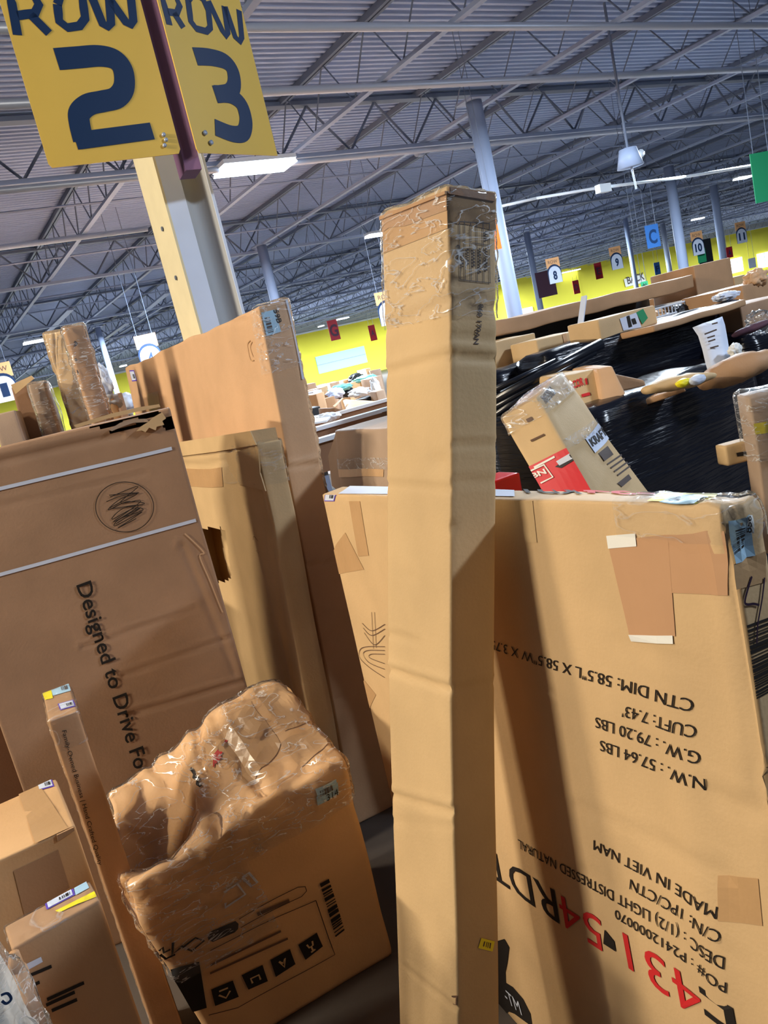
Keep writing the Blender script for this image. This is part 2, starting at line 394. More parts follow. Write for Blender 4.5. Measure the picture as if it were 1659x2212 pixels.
def film(K, cond, name, parent, m=None, off=.004, amp=.004, freq=28, lab=None):
    """wrinkled clear film following the carton's own surface where cond(u,v,w) holds"""
    keep = [i for i, t in enumerate(K.uvw) if cond(*t)]; mp = {i: j for j, i in enumerate(keep)}
    ctr = sum(K.c.values())/8; V = []
    for i in keep:
        P = np.array(K.V[i]); n = np.zeros(3)
        for ax, t in enumerate(K.uvw[i]):
            if t <= 0 or t >= 1: n = n+K.nrm['xyz'[ax]+('1' if t >= 1 else '0')]
        n = n/(np.linalg.norm(n)+1e-9); w = noise.noise(Vector((P[0]*freq, P[1]*freq, P[2]*freq*2.2)))
        V.append(P+n*(off+amp*(.6+w))+vn(P, freq*.7)*amp*.5)
    Fc = [[mp[i] for i in f] for f in K.F if all(i in mp for i in f)]
    o = link(name, mesh(name, V, Fc), m or M['film'], parent, True)
    if lab: o['label'] = lab
    return o
def price(K, f, q, parent, code=None, dark=True):
    """purple-bordered price sticker with a small printed block"""
    o = patch(K, f, q, M['purple'], 'price_sticker', parent, .0014, (3, 3), lab='purple-bordered white price sticker')
    patch(K, f, sub(q, .07, .93, .10, .90), M['white_cool'], 'sticker_face', o, .0022, (3, 3))
    bars(K, f, sub(q, .48, .86, .35, .75), o, M['ink'], 7, 'barcode', .003)
    return o
def slab(K, f, px, th, m, name, parent, off=.0, lab=None, ab=False):
    """cut board piece with its own thickness, lying on / standing off a face"""
    q = [p if ab else K.ab(f, *p) for p in px]; bm = bmesh.new()
    SS = (lambda a, b, o_: K.tri(*K.uvw_of(f, a, b))+K.nrm[f]*o_) if isinstance(K, Carton) else (lambda a, b, o_: K.S(f, a, b, o_))
    A = [bm.verts.new(SS(a, b, off)) for a, b in q]; B = [bm.verts.new(SS(a, b, off+th)) for a, b in q]
    n = len(q); bm.faces.new(A[::-1]); bm.faces.new(B)
    for i in range(n): bm.faces.new((A[i], A[(i+1) % n], B[(i+1) % n], B[i]))
    bmesh.ops.triangulate(bm, faces=[f_ for f_ in bm.faces if len(f_.verts) > 4])
    bmesh.ops.recalc_face_normals(bm, faces=bm.faces)
    me = bpy.data.meshes.new(name); bm.to_mesh(me); bm.free(); o = link(name, me, m, parent)
    if lab: o['label'] = lab
    return o
# ================================================================== THE SETTING
ZB, ZT = 5.04, 5.87            # joist bottom and top chord
def structure(o): o['kind'] = 'structure'; return o
mb = MB(); mb.box(-30, 110, -12, 66, -.1, 0); structure(mb.build('floor', M['floor']))
# corrugated roof deck: ribs run along X
V = []; Fc = []; y = -2.0; k = 0; prof = []
while y < 66:
    prof += [(y, ZT+.055), (y+.055, ZT+.055), (y+.075, ZT), (y+.13, ZT)]; y += .152
for (yy, zz) in prof: V += [(-14, yy, zz), (110, yy, zz)]
for i in range(len(prof)-1): Fc.append((2*i, 2*i+1, 2*i+3, 2*i+2))
structure(link('ceiling', mesh('ceiling', V, Fc), M['deck']))
# back wall: lower left stretch and taller right stretch
mb = MB(); mb.box(-14, 49, 65, 65.3, 0, 4.85); wb = structure(mb.build('wall_back', M['wall_yellow']))
mb = MB(); mb.box(-14, 49, 65.0, 65.3, 4.85, 6.1); structure(mb.build('wall_back_upper', M['wall_grey']))
mb = MB(); mb.box(-14, 49, 64.88, 65.0, 4.78, 4.92); structure(mb.build('trim_1', M['plastic_white']))
mb = MB(); mb.box(49, 110, 56, 56.3, 0, 5.25).box(49, 49.3, 56.3, 65.3, 0, 5.25); structure(mb.build('wall_right', M['wall_yellow']))
mb = MB(); mb.box(49, 110, 56, 56.3, 5.25, 6.1); structure(mb.build('wall_right_upper', M['wall_grey']))
for i, xx in enumerate((57.5, 69, 84)):
    mb = MB(); mb.box(xx, xx+.12, 55.9, 56, 0, 5.25); structure(mb.build('trim_%d' % (i+2), M['wall_yellow']))
def wallrect(px, Y, m, name, th=.06):
    c = [onax(*p, 1, Y) for p in px]; x0, x1 = min(c[0][0], c[3][0]), max(c[1][0], c[2][0]); z1 = (c[0][2]+c[1][2])/2; z0 = (c[2][2]+c[3][2])/2
    return (x0, x1, z0, z1)
x0, x1, z0, z1 = wallrect([(680, 771), (785, 748), (790, 787), (689, 804)], 65, 0, 0)
w1 = structure(MB().box(x0, x1, 64.9, 65.0, z0, z1).build('window_1', M['win_blue']))
MB().box(x0, x1, 64.88, 64.9, (z0+z1)/2-.03, (z0+z1)/2+.03).build('glazing_bar', M['joist'], w1)
for i, (px, Yw) in enumerate((([(1122, 668), (1149, 663), (1152, 688), (1124, 692)], 55.9), ([(1578, 560), (1598, 556), (1606, 585), (1585, 590)], 55.9), ([(1640, 548), (1662, 543), (1665, 575), (1640, 580)], 55.9))):
    x0, x1, z0, z1 = wallrect(px, Yw, 0, 0)
    w = structure(MB().box(x0, x1, Yw-.05, Yw+.1, z0, z1).build('window_%d' % (i+2), M['win_on']))
    MB().box((x0+x1)/2-.05, (x0+x1)/2+.05, Yw-.08, Yw-.05, z0, z1).build('glazing_bar', M['plastic_white'], w)

# open-web joists along Y, one every 2.63 m
proto = far = None; xs = [1.21+2.625*(i-4) for i in range(29)]
ORD = 'first second third fourth fifth sixth seventh eighth ninth tenth eleventh twelfth thirteenth fourteenth fifteenth sixteenth seventeenth eighteenth nineteenth twentieth twenty-first twenty-second twenty-third twenty-fourth twenty-fifth twenty-sixth twenty-seventh twenty-eighth twenty-ninth'.split()
def joist_parts(Y0, Y1, root):
    MB().box(-.045, .045, Y0, Y1, ZB, ZB+.05).build('bottom_chord', M['joist'], root)
    MB().box(-.06, -.012, Y0, Y1, ZT-.09, ZT-.005).box(.012, .06, Y0, Y1, ZT-.09, ZT-.005).build('top_chord', M['joist_dark'], root)
    wb_ = MB(); y = Y0+.2; st = .62
    while y < Y1-st*2:
        wb_.tube((0, y, ZT-.05), (0, y+st, ZB+.03), .013, 4).tube((0, y+st, ZB+.03), (0, y+2*st, ZT-.05), .013, 4); y += 2*st
    o = wb_.build('web', M['joist_dark'], root); o['kind'] = 'stuff'
for i, X in enumerate(xs):
    if proto is None:
        proto = empty('steel_joist', (X, 0, 0)); joist_parts(-1, 64.8, proto); o = proto
    elif X > 48.9 and far is None:
        far = empty('steel_joist', (X, 0, 0)); joist_parts(-1, 55.8, far); o = far; proto = far
    else:
        o = proto.copy(); COL.objects.link(o); o.location = (X, 0, 0)
        for ch in proto.children: c = ch.copy(); COL.objects.link(c); c.parent = o
    tag(o, 'grey open-web roof joist with zigzag bars, %s counted from the left' % ORD[i], 'joist', 'parallel open-web joists under the roof deck')
def pipe(y, z, r, x0, x1, lab, m='pipe', name='ceiling_pipe'):
    o = MB().tube((x0, y, z), (x1, y, z), r, 10).build(name, M[m], None, True); return tag(rebase(o), lab, 'pipe')
pipe(7.45, 5.02, .045, -8, 60, 'slim grey pipe across the joists, highest in the photo')
pipe(9.0, 4.99, .05, -8, 60, 'grey pipe across the joists, second down from the top edge of the photo')
pipe(15.45, 4.98, .05, -8, 5.0, 'short grey pipe ending beside the near column, behind the wide roof beam')
pipe(11.55, 4.86, .045, -8, 60, 'thin pipe hugging the wide roof beam')
def girder(yb, x0, x1, w, lab):
    t = empty('roof_girder', ((x0+x1)/2, yb, 0)); L2 = (x1-x0)/2
    MB().box(-L2, L2, -w/2, w/2, 4.97, 5.03).build('bottom_chord', M['joist'], t)
    MB().box(-L2, L2, -w/2, w/2, 5.76, 5.82).build('top_chord', M['joist_dark'], t)
    g = MB(); x = -L2
    while x < L2-.9: g.tube((x, 0, 5.76), (x+.65, 0, 5.03), .022, 5).tube((x+.65, 0, 5.03), (x+1.3, 0, 5.76), .022, 5); x += 1.3
    o = g.build('web', M['joist_dark'], t); o['kind'] = 'stuff'
    return tag(t, lab, 'beam')
girder(11.81, -10, 70, .18, 'wide grey open girder crossing above the near column, nearest one')
for Yb, nm in ((20.0, 'second grey roof beam, over the far column behind the sign post'), (28.2, 'third grey roof beam over the row signs'), (36.3, 'fourth grey roof beam over the far stacks'), (44.4, 'fifth grey roof beam near the back wall'), (52.5, 'last grey roof beam before the yellow back wall')):
    girder(Yb, -10, 48.8 if Yb > 56 else 100, .16, nm)
for ib, yb in enumerate((13.6, 17.6, 22.5, 25, 31, 34)):
    o = MB().tube((-10, yb, ZB+.05), (90, yb, ZB+.05), .02, 5).build('bridging_rod', M['joist']); tag(rebase(o), 'thin rod tying the joists together, %s in from the nearest' % ORD[ib], 'rod', 'bridging rods across the joists')
# sloping conduit on the right with its junction box, and the hanging speaker
P = [at(1062, 450, 15.2), at(1160, 428, 14.6), at(1285, 407, 13.9), at(1480, 382, 14.6), at(1659, 352, 15.5)]
o = MB()
for i in range(4): o.tube(P[i], P[i+1], .028, 6)
o = o.build('conduit', M['plastic_white'], None, True); tag(rebase(o), 'thin white conduit sloping under the roof with a junction box on it', 'pipe')
cj = at(1303, 407, 13.85); MB().box(cj[0]-.14, cj[0]+.14, cj[1]-.06, cj[1]+.06, cj[2]-.07, cj[2]+.07).build('junction_box', M['plastic_white'], o)
for ch in o.children:
    ch.data.transform(Matrix.Translation(-o.location))
c = at(1358, 336, 12.0); t = empty('hanging_speaker', c)
MB().tube((0, 0, -.17), (0, 0, .10), .20, 14, .13).build('housing', M['joist'], t, True)
MB().tube((0, 0, .1), (0, 0, ZT+.01-c[2]), .02, 6).build('drop_rod', M['joist_dark'], t)
MB().tube((0.02, 0, -.17), (.05, 0, -.5), .016, 6).build('pull_cord', M['pipe'], t)
MB().tube((.17, 0, -.05), (.30, 0, .02), .06, 8).build('side_horn', M['plastic_white'], t, True)
tag(t, 'grey round fixture hanging from the roof above the right-hand columns', 'speaker')
c = onax(905, 327, 2, ZB-.08); o = MB().tube((c[0]-.06, c[1], c[2]), (c[0]+.06, c[1], c[2]), .09, 10).build('smoke_detector', M['joist'], None, True); tag(rebase(o), 'small pale ball-like detector on the joist left of centre', 'detector')

# strip lamps
def lamp(p, length, lab, w=.15, z=None):
    x, yv, zz = p; t = empty('strip_lamp', (x, yv, zz))
    L2 = length/2
    MB().box(-L2, L2, -w, w, .06, .12).build('housing', M['plastic_white'], t)
    c = MB(); c.hexa([(-L2, -w, 0), (L2, -w, 0), (L2, w, 0), (-L2, w, 0), (-L2+.02, -w*.9, .06), (L2-.02, -w*.9, .06), (L2-.02, w*.9, .06), (-L2+.02, w*.9, .06)])
    c.build('lit_lens', M['lamp_on'], t)
    r = MB().tube((-L2*.7, 0, .12), (-L2*.7, 0, ZT-zz+.01), .008, 4).tube((L2*.7, 0, .12), (L2*.7, 0, ZT-zz+.01), .008, 4); r.build('hanger', M['joist'], t)
    return tag(t, lab, 'lamp')
LZ = 4.80
def lamp_px(pl, pr, lab, w=.15, z=LZ):
    a, b = onax(*pl, 2, z), onax(*pr, 2, z); return lamp(((a[0]+b[0])/2, (a[1]+b[1])/2, z), abs(b[0]-a[0]), lab, w)
lamp_px((470, 378), (632, 356), 'large lit strip lamp right of the near column under the yellow signs', .26)
lamp_px((780, 520), (850, 500), 'lit strip lamp peeping out left of the tall leaning carton')
lamp_px((1568, 396), (1642, 376), 'lit strip lamp at the right edge beside the green sign')
lamp_px((1478, 482), (1538, 466), 'lit strip lamp right of the far round column')
lamp_px((50, 746), (118, 731), 'lit strip lamp above the clear-wrapped bundle at the left', .2)
lamp_px((178, 812), (200, 806), 'small lit strip lamp left of the far left column', .2)
lamp_px((253, 796), (280, 787), 'small lit strip lamp above the left end of the flat peach carton', .2)
lamp_px((676, 711), (712, 700), 'lit strip lamp left of the letter G sign over the yellow wall', .25)
lamp_px((724, 693), (754, 686), 'lit strip lamp right of the letter G sign over the yellow wall', .25)
for a, b, t_ in (((1216, 590), (1250, 583), 'next to the ROW 8 sign over the maroon board'), ((1278, 582), (1290, 579), 'left of the dark red sign beside ROW 9'), ((1296, 576), (1311, 571), 'right of the dark red sign beside ROW 9'),
               ((1345, 567), (1360, 563), 'right of the ROW 9 sign'), ((1396, 558), (1427, 550), 'below the blue C sign'), ((1440, 556), (1465, 550), 'left of the far round column'),
               ):
    lamp_px(a, b, 'small distant lit strip lamp '+t_, .22)
for i, (x, yv) in enumerate(((-3.6, 2.05), (-3.9, 3.2))):
    lamp((x, yv, 4.36), 1.2, 'warm strip lamp hanging left of the aisle, '+('nearer' if i == 0 else 'farther')+' one', .1)
# unlit strips seen at the left
for a, b, t_ in (((105, 715), (152, 668), 'lowest'), ((222, 735), (275, 697), 'middle'), ((300, 683), (362, 632), 'rightmost')):
    A = onax(*a, 2, ZB-.03); B = onax(*b, 2, ZB-.03)
    o = MB().bar(A, B, .22, .05).build('unlit_panel', M['joist']); tag(rebase(o), 'unlit grey strip panel under the joists at the left, %s of three' % t_, 'panel')

# ------------------------------------------------------------------ columns
def column(px, py, d, w, lab, m='steel_blue', round_=False):
    p = at(px, py, d); x, y = p[0], p[1]
    t = empty('steel_column', (x, y, 0))
    if round_: MB().tube((0, 0, 0), (0, 0, ZB), w/2, 14).build('shaft', M[m], t, True)
    else: MB().box(-w/2, w/2, -w/2, -w/2+.02, 0, ZB).box(-w/2, w/2, w/2-.02, w/2, 0, ZB).box(-.01, .01, -w/2+.02, w/2-.02, 0, ZB).build('shaft', M[m], t)
    MB().box(-w*.8, w*.8, -w*.8, w*.8, ZB, ZB+.03).build('cap_plate', M['joist'], t)
    return tag(t, lab, 'column')
column(582, 600, 20.5, .26, 'grey round column rising behind the flat peach carton', 'joist', True)
column(1097, 600, 12.5, .25, 'blue-grey streaked round column carrying an orange plate', 'joist', True)
column(1468, 520, 24, .30, 'pale grey round column standing behind the white wire basket', 'joist', True)
column(232, 780, 30, .22, 'thin grey column far at the left behind the flat peach carton', 'joist', True)
column(1158, 615, 33, .26, 'distant grey column left of the ROW 8 sign', 'joist', True)
column(1367, 575, 37, .22, 'distant grey column in front of the letters on the yellow wall', 'joist', True)
column(1445, 575, 46, .3, 'distant pale column left of the far round column', 'pipe', True)
column(1556, 510, 32, .3, 'grey column behind the ROW 10 sign', 'joist', True)

# near steel column (built-up section) with the two row signs
cA = np.array([1.437, 4.02]); t = empty('sign_column', (cA[0], cA[1], 0)); H = ZB
MB().box(0, .10, -.0, .30, 0, H).build('boxed_side', M['steel_blue'], t)
MB().box(-.012, 0, 0, .30, 0, H).build('side_face', M['cream'], t)  # left face, coloured as if lit by the warm lamps
V = []; Fc = []; nn = 7
for i in range(nn+1):
    s_ = i/nn; V += [(.10+.14*s_, .0+.05*math.sin(math.pi*s_)*1.2, 0), (.10+.14*s_, .0+.05*math.sin(math.pi*s_)*1.2, H)]
for i in range(nn): Fc.append((2*i, 2*i+2, 2*i+3, 2*i+1))
link('web_recess', mesh('web_recess', V, Fc), M['wall_grey'], t, True)
MB().box(.24, .255, -.004, .30, 0, H).build('edge_flange', M['steel_blue'], t)
for zz in (2.35, 2.6):
    MB().tube((-.014, .13, zz), (-.02, .13, zz), .012, 8).build('bolt', M['joist_dark'], t)
tag(t, 'near steel column with warm-lit cream side and blue-grey front behind the yellow row signs', 'column')
# signs: two panels in a V, joined by a mauve strip
def sign(px4, dl, dr, label, strokes, letters, ds=(0, 0)):
    """panel through bottom-left/bottom-right pixels at the two depths, vertical"""
    bl, br = at(*px4[3], dl), at(*px4[2], dr); zb = (bl[2]+br[2])/2; bl[2] = br[2] = zb
    ex = br-bl; ez = np.array([0, 0, .92]); n = np.cross(ex, ez); n /= np.linalg.norm(n)
    if n@(EYE-bl) < 0: n = -n
    P = Plane(bl, ex, ez, n); t = empty('row_sign', bl)
    return P, t, n
def loc_children(t):
    for ch in t.children:
        if ch.type == 'MESH': ch.data.transform(Matrix.Translation(-t.location))
        for g in ch.children:
            if g.type == 'MESH': g.data.transform(Matrix.Translation(-t.location))
P2, t2, n2 = sign([(15, 0), (325, 0), (392, 332), (107, 362)], 3.37, 3.60, '', 0, 0)
o = slab(P2, '', [(0, 0.02), (.02, 0), (.98, 0), (1, .02), (1, 1), (0, 1)], .006, M['yellow_sign'], 'sign_panel', t2, -.006, ab=True)
two = [(124, 126), (200, 121), (238, 122), (263, 140), (269, 175), (258, 205), (230, 217), (192, 224), (172, 245), (173, 268), (190, 300)]
stroke(P2, '', [[(122, 128), (170, 124), (215, 121), (248, 129), (266, 152), (268, 188), (252, 211), (222, 219), (192, 226), (172, 244), (172, 268), (181, 306)]], .088, M['navy'], 'numeral', t2)
stroke(P2, '', [[(163, 305), (329, 283)]], .072, M['navy'], 'numeral', t2, off=.002)
for pts in ([[(38, 76), (22, -12), (70, -14), (84, 10), (76, 28), (38, 34)], [(66, 32), (106, 72)]], [[(124, 10), (128, 46), (146, 60), (172, 56), (184, 40), (178, -5), (160, -18), (132, -14), (124, 10)]], [[(197, -10), (222, 52), (232, 58), (240, 50), (236, 0)], [(238, 0), (272, 48), (282, 54), (288, 44), (282, -12)]]):
    stroke(P2, '', pts, .036, M['navy'], 'letter', t2, smooth=False)
for x, yv in ((353, 292), (358, 303), (355, 315)):
    a, b = P2.ab('', x, yv); q = P2.S('', a, b, 0); MB().tube(q, q+n2*.012, .009, 8).build('bolt', M['pipe'], t2, True)
loc_children(t2); tag(t2, 'yellow sign panel reading ROW 2 in navy, left of the near column', 'sign')
P3, t3, n3 = sign([(345, 0), (525, 0), (600, 337), (427, 329)], 3.60, 3.96, '', 0, 0)
slab(P3, '', [(0, 0.02), (.02, 0), (1, 0), (1, 1), (0, 1)], .006, M['yellow_sign'], 'sign_panel', t3, -.006, ab=True)
stroke(P3, '', [[(421, 122), (455, 124), (486, 133), (502, 152), (506, 180), (498, 198), (478, 203), (464, 204)]], .078, M['navy'], 'numeral', t3, off=.0016)
stroke(P3, '', [[(466, 203), (496, 206), (520, 224), (530, 252), (530, 275), (522, 289), (500, 289), (464, 275)]], .078, M['navy'], 'numeral', t3, off=.0022)
for pts in ([[(366, 54), (350, -8), (378, -10), (388, 12), (382, 28), (362, 26)], [(376, 28), (396, 60)]], [[(406, 0), (412, 46), (424, 62), (446, 68), (454, 60), (450, 24), (438, -2), (418, -14), (406, 0)]], [[(450, 2), (480, 66), (488, 78), (492, 70), (484, 14)], [(486, 14), (508, 80), (518, 90), (522, 80), (516, 22)]]):
    stroke(P3, '', pts, .032, M['navy'], 'letter', t3, smooth=False)
for x, yv in ((441, 288), (454, 309)):
    a, b = P3.ab('', x, yv); q = P3.S('', a, b, 0); MB().tube(q, q+n3*.012, .011, 8).build('bolt', M['pipe'], t3, True)
loc_children(t3); tag(t3, 'yellow sign panel reading ROW 3 in navy, right of the near column', 'sign')
# mauve bracket between the panels
a0, a1 = at(392, 332, 3.62), at(427, 329, 3.62); d_ = np.array([.02, .06, 0])
o = MB().hexa([a0+d_*.2-[0, 0, .07], a1+d_*.2-[0, 0, .07], a1+d_+[.0, .1, -.07], a0+d_+[0, .1, -.07], a0+d_*.2+[0, 0, .92], a1+d_*.2+[0, 0, .92], a1+d_+[0, .1, .92], a0+d_+[0, .1, .92]]).build('sign_bracket', M['mauve'])
tag(rebase(o), 'mauve painted bracket strip between the ROW 2 and ROW 3 signs', 'bracket')

# ------------------------------------------------------------------ distant hanging signs
def plate(px, py, d, w, h, lab, m, txt=None, tm='ink', name='hanging_sign', yaw=None, ts=.5):
    c = at(px, py, d); x, y, z = c
    yw = math.radians(-12) if yaw is None else yaw; ex = np.array([math.cos(yw), math.sin(yw), 0]); n = np.array([math.sin(yw), -math.cos(yw), 0])
    O = c-ex*w/2-np.array([0, 0, h/2]); K = Plane(O, ex*w, np.array([0, 0, h]), n); t = empty(name, c)
    slab(K, '', [(0, 0), (1, 0), (1, 1), (0, 1)], .012, M[m], 'sign_panel', t, -.012, ab=True)
    for a in (.15, .85):
        p0 = K.S('', a, 1, -.006); MB().tube(p0, (p0[0], p0[1], ZT+.01), .006, 4).build('hanger', M['joist_dark'], t)
    if txt:
        V, Fc = textmesh(txt, .03); mxw = ts*w; hh = min(ts*h, mxw/ max(.6, .62*len(txt)))
        tw = hh*.72*len(txt)
        P = [K.S('', .5+(v[0]-.5)*tw/w, .5+(v[1]-.5)*hh/h, .006) for v in V]; link('printed_text', mesh('printed_text', P, Fc), M[tm], t)
    loc_children(t); tag(t, lab, 'sign'); return t
def rowsign(px, py, d, num, lab, w=.46):
    """hanging board: tan header with ROW, navy arc, white arch with the number"""
    c = at(px, py, d); yw = math.radians(-14); ex = np.array([math.cos(yw), math.sin(yw), 0]); n = np.array([math.sin(yw), -math.cos(yw), 0]); h = w*1.62
    K = Plane(c-ex*w/2-np.array([0, 0, h/2]), ex*w, np.array([0, 0, h]), n); t = empty('row_sign', c)
    slab(K, '', [(0, .62), (1, .62), (1, 1), (0, 1)], .01, M['tan_sign'], 'header', t, -.012, ab=True)
    arc = lambda r0, z: [(.5+r0*math.cos(a), z+r0*.62*math.sin(a)) for a in [math.pi*i/12 for i in range(13)]]
    slab(K, '', [(.0, 0), (1, 0)]+arc(.52, .42), .008, M['navy'], 'arc', t, -.004, ab=True)
    slab(K, '', [(.02, -.01), (.98, -.01)]+arc(.46, .38), .006, M['white_cool'], 'arch_panel', t, .006, ab=True)
    for s_, y0, hh, ww, m in (('ROW', .78, .14, .7, 'ink_mid'), (num, .14, .34, .30*len(num), 'navy')):
        V, Fc = textmesh(s_, .04 if s_ == num else 0); P = [K.S('', .5+(v[0]-.5)*ww, y0+v[1]*hh, .016 if s_ == num else 0.0) for v in V]; link('printed_text', mesh('printed_text', P, Fc), M[m], t)
    for a in (.15, .85):
        p0 = K.S('', a, 1, -.006); MB().tube(p0, (p0[0], p0[1], ZT+.01), .006, 4).build('hanger', M['joist_dark'], t)
    loc_children(t); tag(t, lab, 'sign'); return t
rowsign(1197, 584, 24, '8', 'white arched row sign with number 8 hanging left of the dark board')
rowsign(1331, 557, 27, '9', 'white arched row sign with number 9 left of the blue C sign')
rowsign(1507, 525, 26, '10', 'white arched row sign with number 10 over a green plate')
rowsign(1601, 502, 29, '11', 'white arched row sign with number 11 near the right edge')
rowsign(836, 665, 18, '6', 'white arched row sign half hidden by the tall leaning carton')
rowsign(322, 760, 17, '4', 'white arched row sign behind the flat peach carton, top showing')
rowsign(6, 826, 15.5, '1', 'white arched row sign cut by the left edge')
plate(1410, 510, 22, .45, .62, 'blue hanging sign with letter C', 'blue_sign', 'C', 'navy', ts=.6)
plate(1650, 382, 12, .42, .72, 'green sign cut by the right edge', 'green')
plate(1067, 492, 11.6, .13, .62, 'orange plate fixed near the column right of the tall carton', 'orange')
plate(1293, 585, 30, .32, .60, 'dark red sign hanging left of ROW 9', 'red_sign', 'E', 'maroon')
plate(1245, 620, 36, .33, .60, 'dark red sign hanging low between ROW 8 and ROW 9', 'red_sign', 'D', 'maroon')
plate(721, 713, 26, .34, .66, 'red sign with letter G over the yellow wall', 'red_sign', 'G', 'maroon', ts=.7)
plate(805, 719, 34, .30, .66, 'small dark red sign beside the tall leaning carton', 'red_sign', 'A', 'maroon')
plate(1420, 580, 34, .30, .52, 'small blue sign with a letter hanging over the yellow wall', 'blue_sign', 'F', 'navy')
plate(1576, 545, 30, .30, .40, 'small red sign right of ROW 10', 'red_sign', 'A', 'navy')
plate(1180, 613, 30, .82, .95, 'dark maroon board hanging behind the ROW 8 sign', 'maroon')
plate(1523, 543, 27, .6, .8, 'black board behind the ROW 10 sign', 'dark')
plate(1516, 552, 26.3, .34, .45, 'green plate behind the ROW 10 sign', 'green')
plate(1393, 617, 16, .17, .17, 'green tag sign standing over the long brown carton', 'green', 'N', 'dark', ts=.6)
plate(1625, 568, 30, .34, .36, 'small framed white notice on the yellow wall at the right', 'white_cool')
x = [onax(1353, 617, 1, 55.9), onax(1395, 606, 1, 55.9)]
for s_, pa, pb, pt in (('BACK', (1356, 614), (1393, 603), (1353, 598)),):
    K = Plane((60, 55.85, 0), (1, 0, 0), (0, 0, 1), (0, -1, 0))
    t = empty('wall_sign', (x[0][0], 55.9, x[0][2]))
    slab(K, '', [(1352, 620), (1396, 609), (1390, 592), (1348, 603)], .03, M['white'], 'sign_panel', t, -.03)
    text(K, '', s_, pa, pb, pt, M['ink_mid'], parent=t, bold=.02, off=.01)
    loc_children(t); tag(t, 'white wall sign reading BACK in grey capitals on the yellow wall', 'sign')
# ================================================================== THE CARTONS IN FRONT
def done(K, label, cat='box', group=None, name=None):
    tag(K.ob, label, cat, group); rebase(K.ob); return K
def vline(a, b, n=6):
    return [tuple(a[k]+(b[k]-a[k])*i/n for k in (0, 1)) for i in range(n+1)]
# ---- 1 tall leaning carton
c = corners((0.428, 1.178, 0.003), -1.006, 1.763, 12.877, 0.101, 0.221, 2.03)
def tall_warp(P, u, v, w):
    P = P+np.array([.004*math.sin(w*9), 0, 0])
    if w > .97: P = P+np.array([0, 0, .012*noise.noise(Vector((u*3, v*3, 1)))])
    return P
cr = [('x0', (828, 712), (966, 652), .003, .010), ('x0', (830, 806), (966, 768), .0045, .007), ('x0', (832, 1046), (966, 1056), .003, .006), ('x0', (832, 1366), (905, 1382), .003, .006),
      ('x0', (833, 1442), (974, 1486), .007, .006), ('x0', (843, 1712), (982, 1752), .006, .006), ('x0', (845, 1768), (982, 1784), .002, .006), ('x0', (875, 2092), (994, 2190), .004, .005),
      ('y0', (966, 768), (1066, 778), .006, .007), ('y0', (966, 960), (1066, 962), .003, .006), ('y0', (966, 728), (1060, 735), .002, .008), ('y0', (972, 1486), (1072, 1472), .004, .005), ('y0', (966, 1040), (1066, 1040), .002, .007)]
K = Carton('long_carton', c, M['card_olive'], (8, 10, 230), .0022, 2.2, 3.1, .004, cr, warp=tall_warp)
tall = K
# loose dents pushed into the board
for px, py, r, dep in ((946, 998, .014, .008), (893, 1246, .008, .005), (966, 562, .010, .006), (1062, 668, .012, .008), (968, 1140, .008, .006)):
    f = 'x0' if px < 967 else 'y0'; a, b = K.ab(f, px, py); Pc = K.S(f, a, b, 0)
    me = K.ob.data
    for v in me.vertices:
        d = np.linalg.norm(np.array(v.co)-Pc)
        if d < r*2.5: v.co -= Vector(tuple(K.nrm[f]*dep*math.exp(-(d/r)**2)))
patch(K, 'x0', [(828, 548), (966, 494), (966, 455), (826, 505)], M['tape'], 'tape', K.ob, .0012, (8, 4))
patch(K, 'x0', [(826, 505), (966, 455), (966, 412), (826, 470)], M['card_brown'], 'top_fold', K.ob, .0022, (8, 3))
slab(K, 'x0', [(824, 476), (966, 420), (966, 413), (824, 468)], .004, M['card_brown'], 'flap_edge', K.ob, .001)
slab(K, 'y0', [(968, 420), (1066, 436), (1066, 418), (968, 404)], .003, M['card_dark'], 'flap_edge', K.ob, .001)
patch(K, 'y0', [(967, 478), (1067, 500), (1067, 425), (967, 408)], M['tape_dark'], 'tape', K.ob, .0012, (6, 5))
film(K, lambda u, v, w: w > .89, 'clear_film', K.ob, M['film'], .003, .003, 34)
grid = []
for x in (989, 1000, 1013, 1026, 1040, 1053):
    grid.append([(x, 478), (x+.5, 606+(x-989)*.12)])
grid += [[(1016, 526), (1054, 532)], [(990, 606), (1055, 613)], [(989, 478), (1053, 480)]]
stroke(K, 'y0', grid, .0014, M['ink_mid'], 'printed_table', K.ob, smooth=False)
q = []
rr = random.Random(4)
for i, x in enumerate((994, 1006, 1019, 1032, 1046)):
    y = 538
    while y < 538+rr.choice((34, 46, 52)): h = rr.choice((3, 4, 5)); q.append([(x-2.5, y), (x+2.5, y+.5), (x+2.5, y+h+.5), (x-2.5, y+h)]); y += h+2.2
for x in (1046,):
    for y in range(500, 522, 6): q.append([(x-2.5, y), (x+2.5, y), (x+2.5, y+4), (x-2.5, y+4)])
patches(K, 'y0', q, M['ink_mid'], 'printed_text', K.ob, .0018)
text(K, 'y0', 'CHINA', (982, 530), (983, 572), (989, 530), M['ink'], parent=K.ob, bold=.02)
text(K, 'y0', '860 170AN', (1030, 658), (1019, 745), (1040, 659), M['ink_mid'], 'handwriting', K.ob, .02)
o = patch(K, 'y0', [(1030, 2048), (1061, 2056), (1066, 2034), (1037, 2026)], M['yellow_label'], 'yellow_sticker', K.ob, .0016, lab='small yellow sticker low on the side')
bars(K, 'y0', [(1040, 2044), (1056, 2049), (1058, 2037), (1043, 2033)], o, M['ink_soft'], 5)
patch(K, 'x0', [(973, 2172), (985, 2172), (985, 2152), (973, 2152)], M['ink_soft'], 'printed_mark', K.ob, .001, (1, 1))
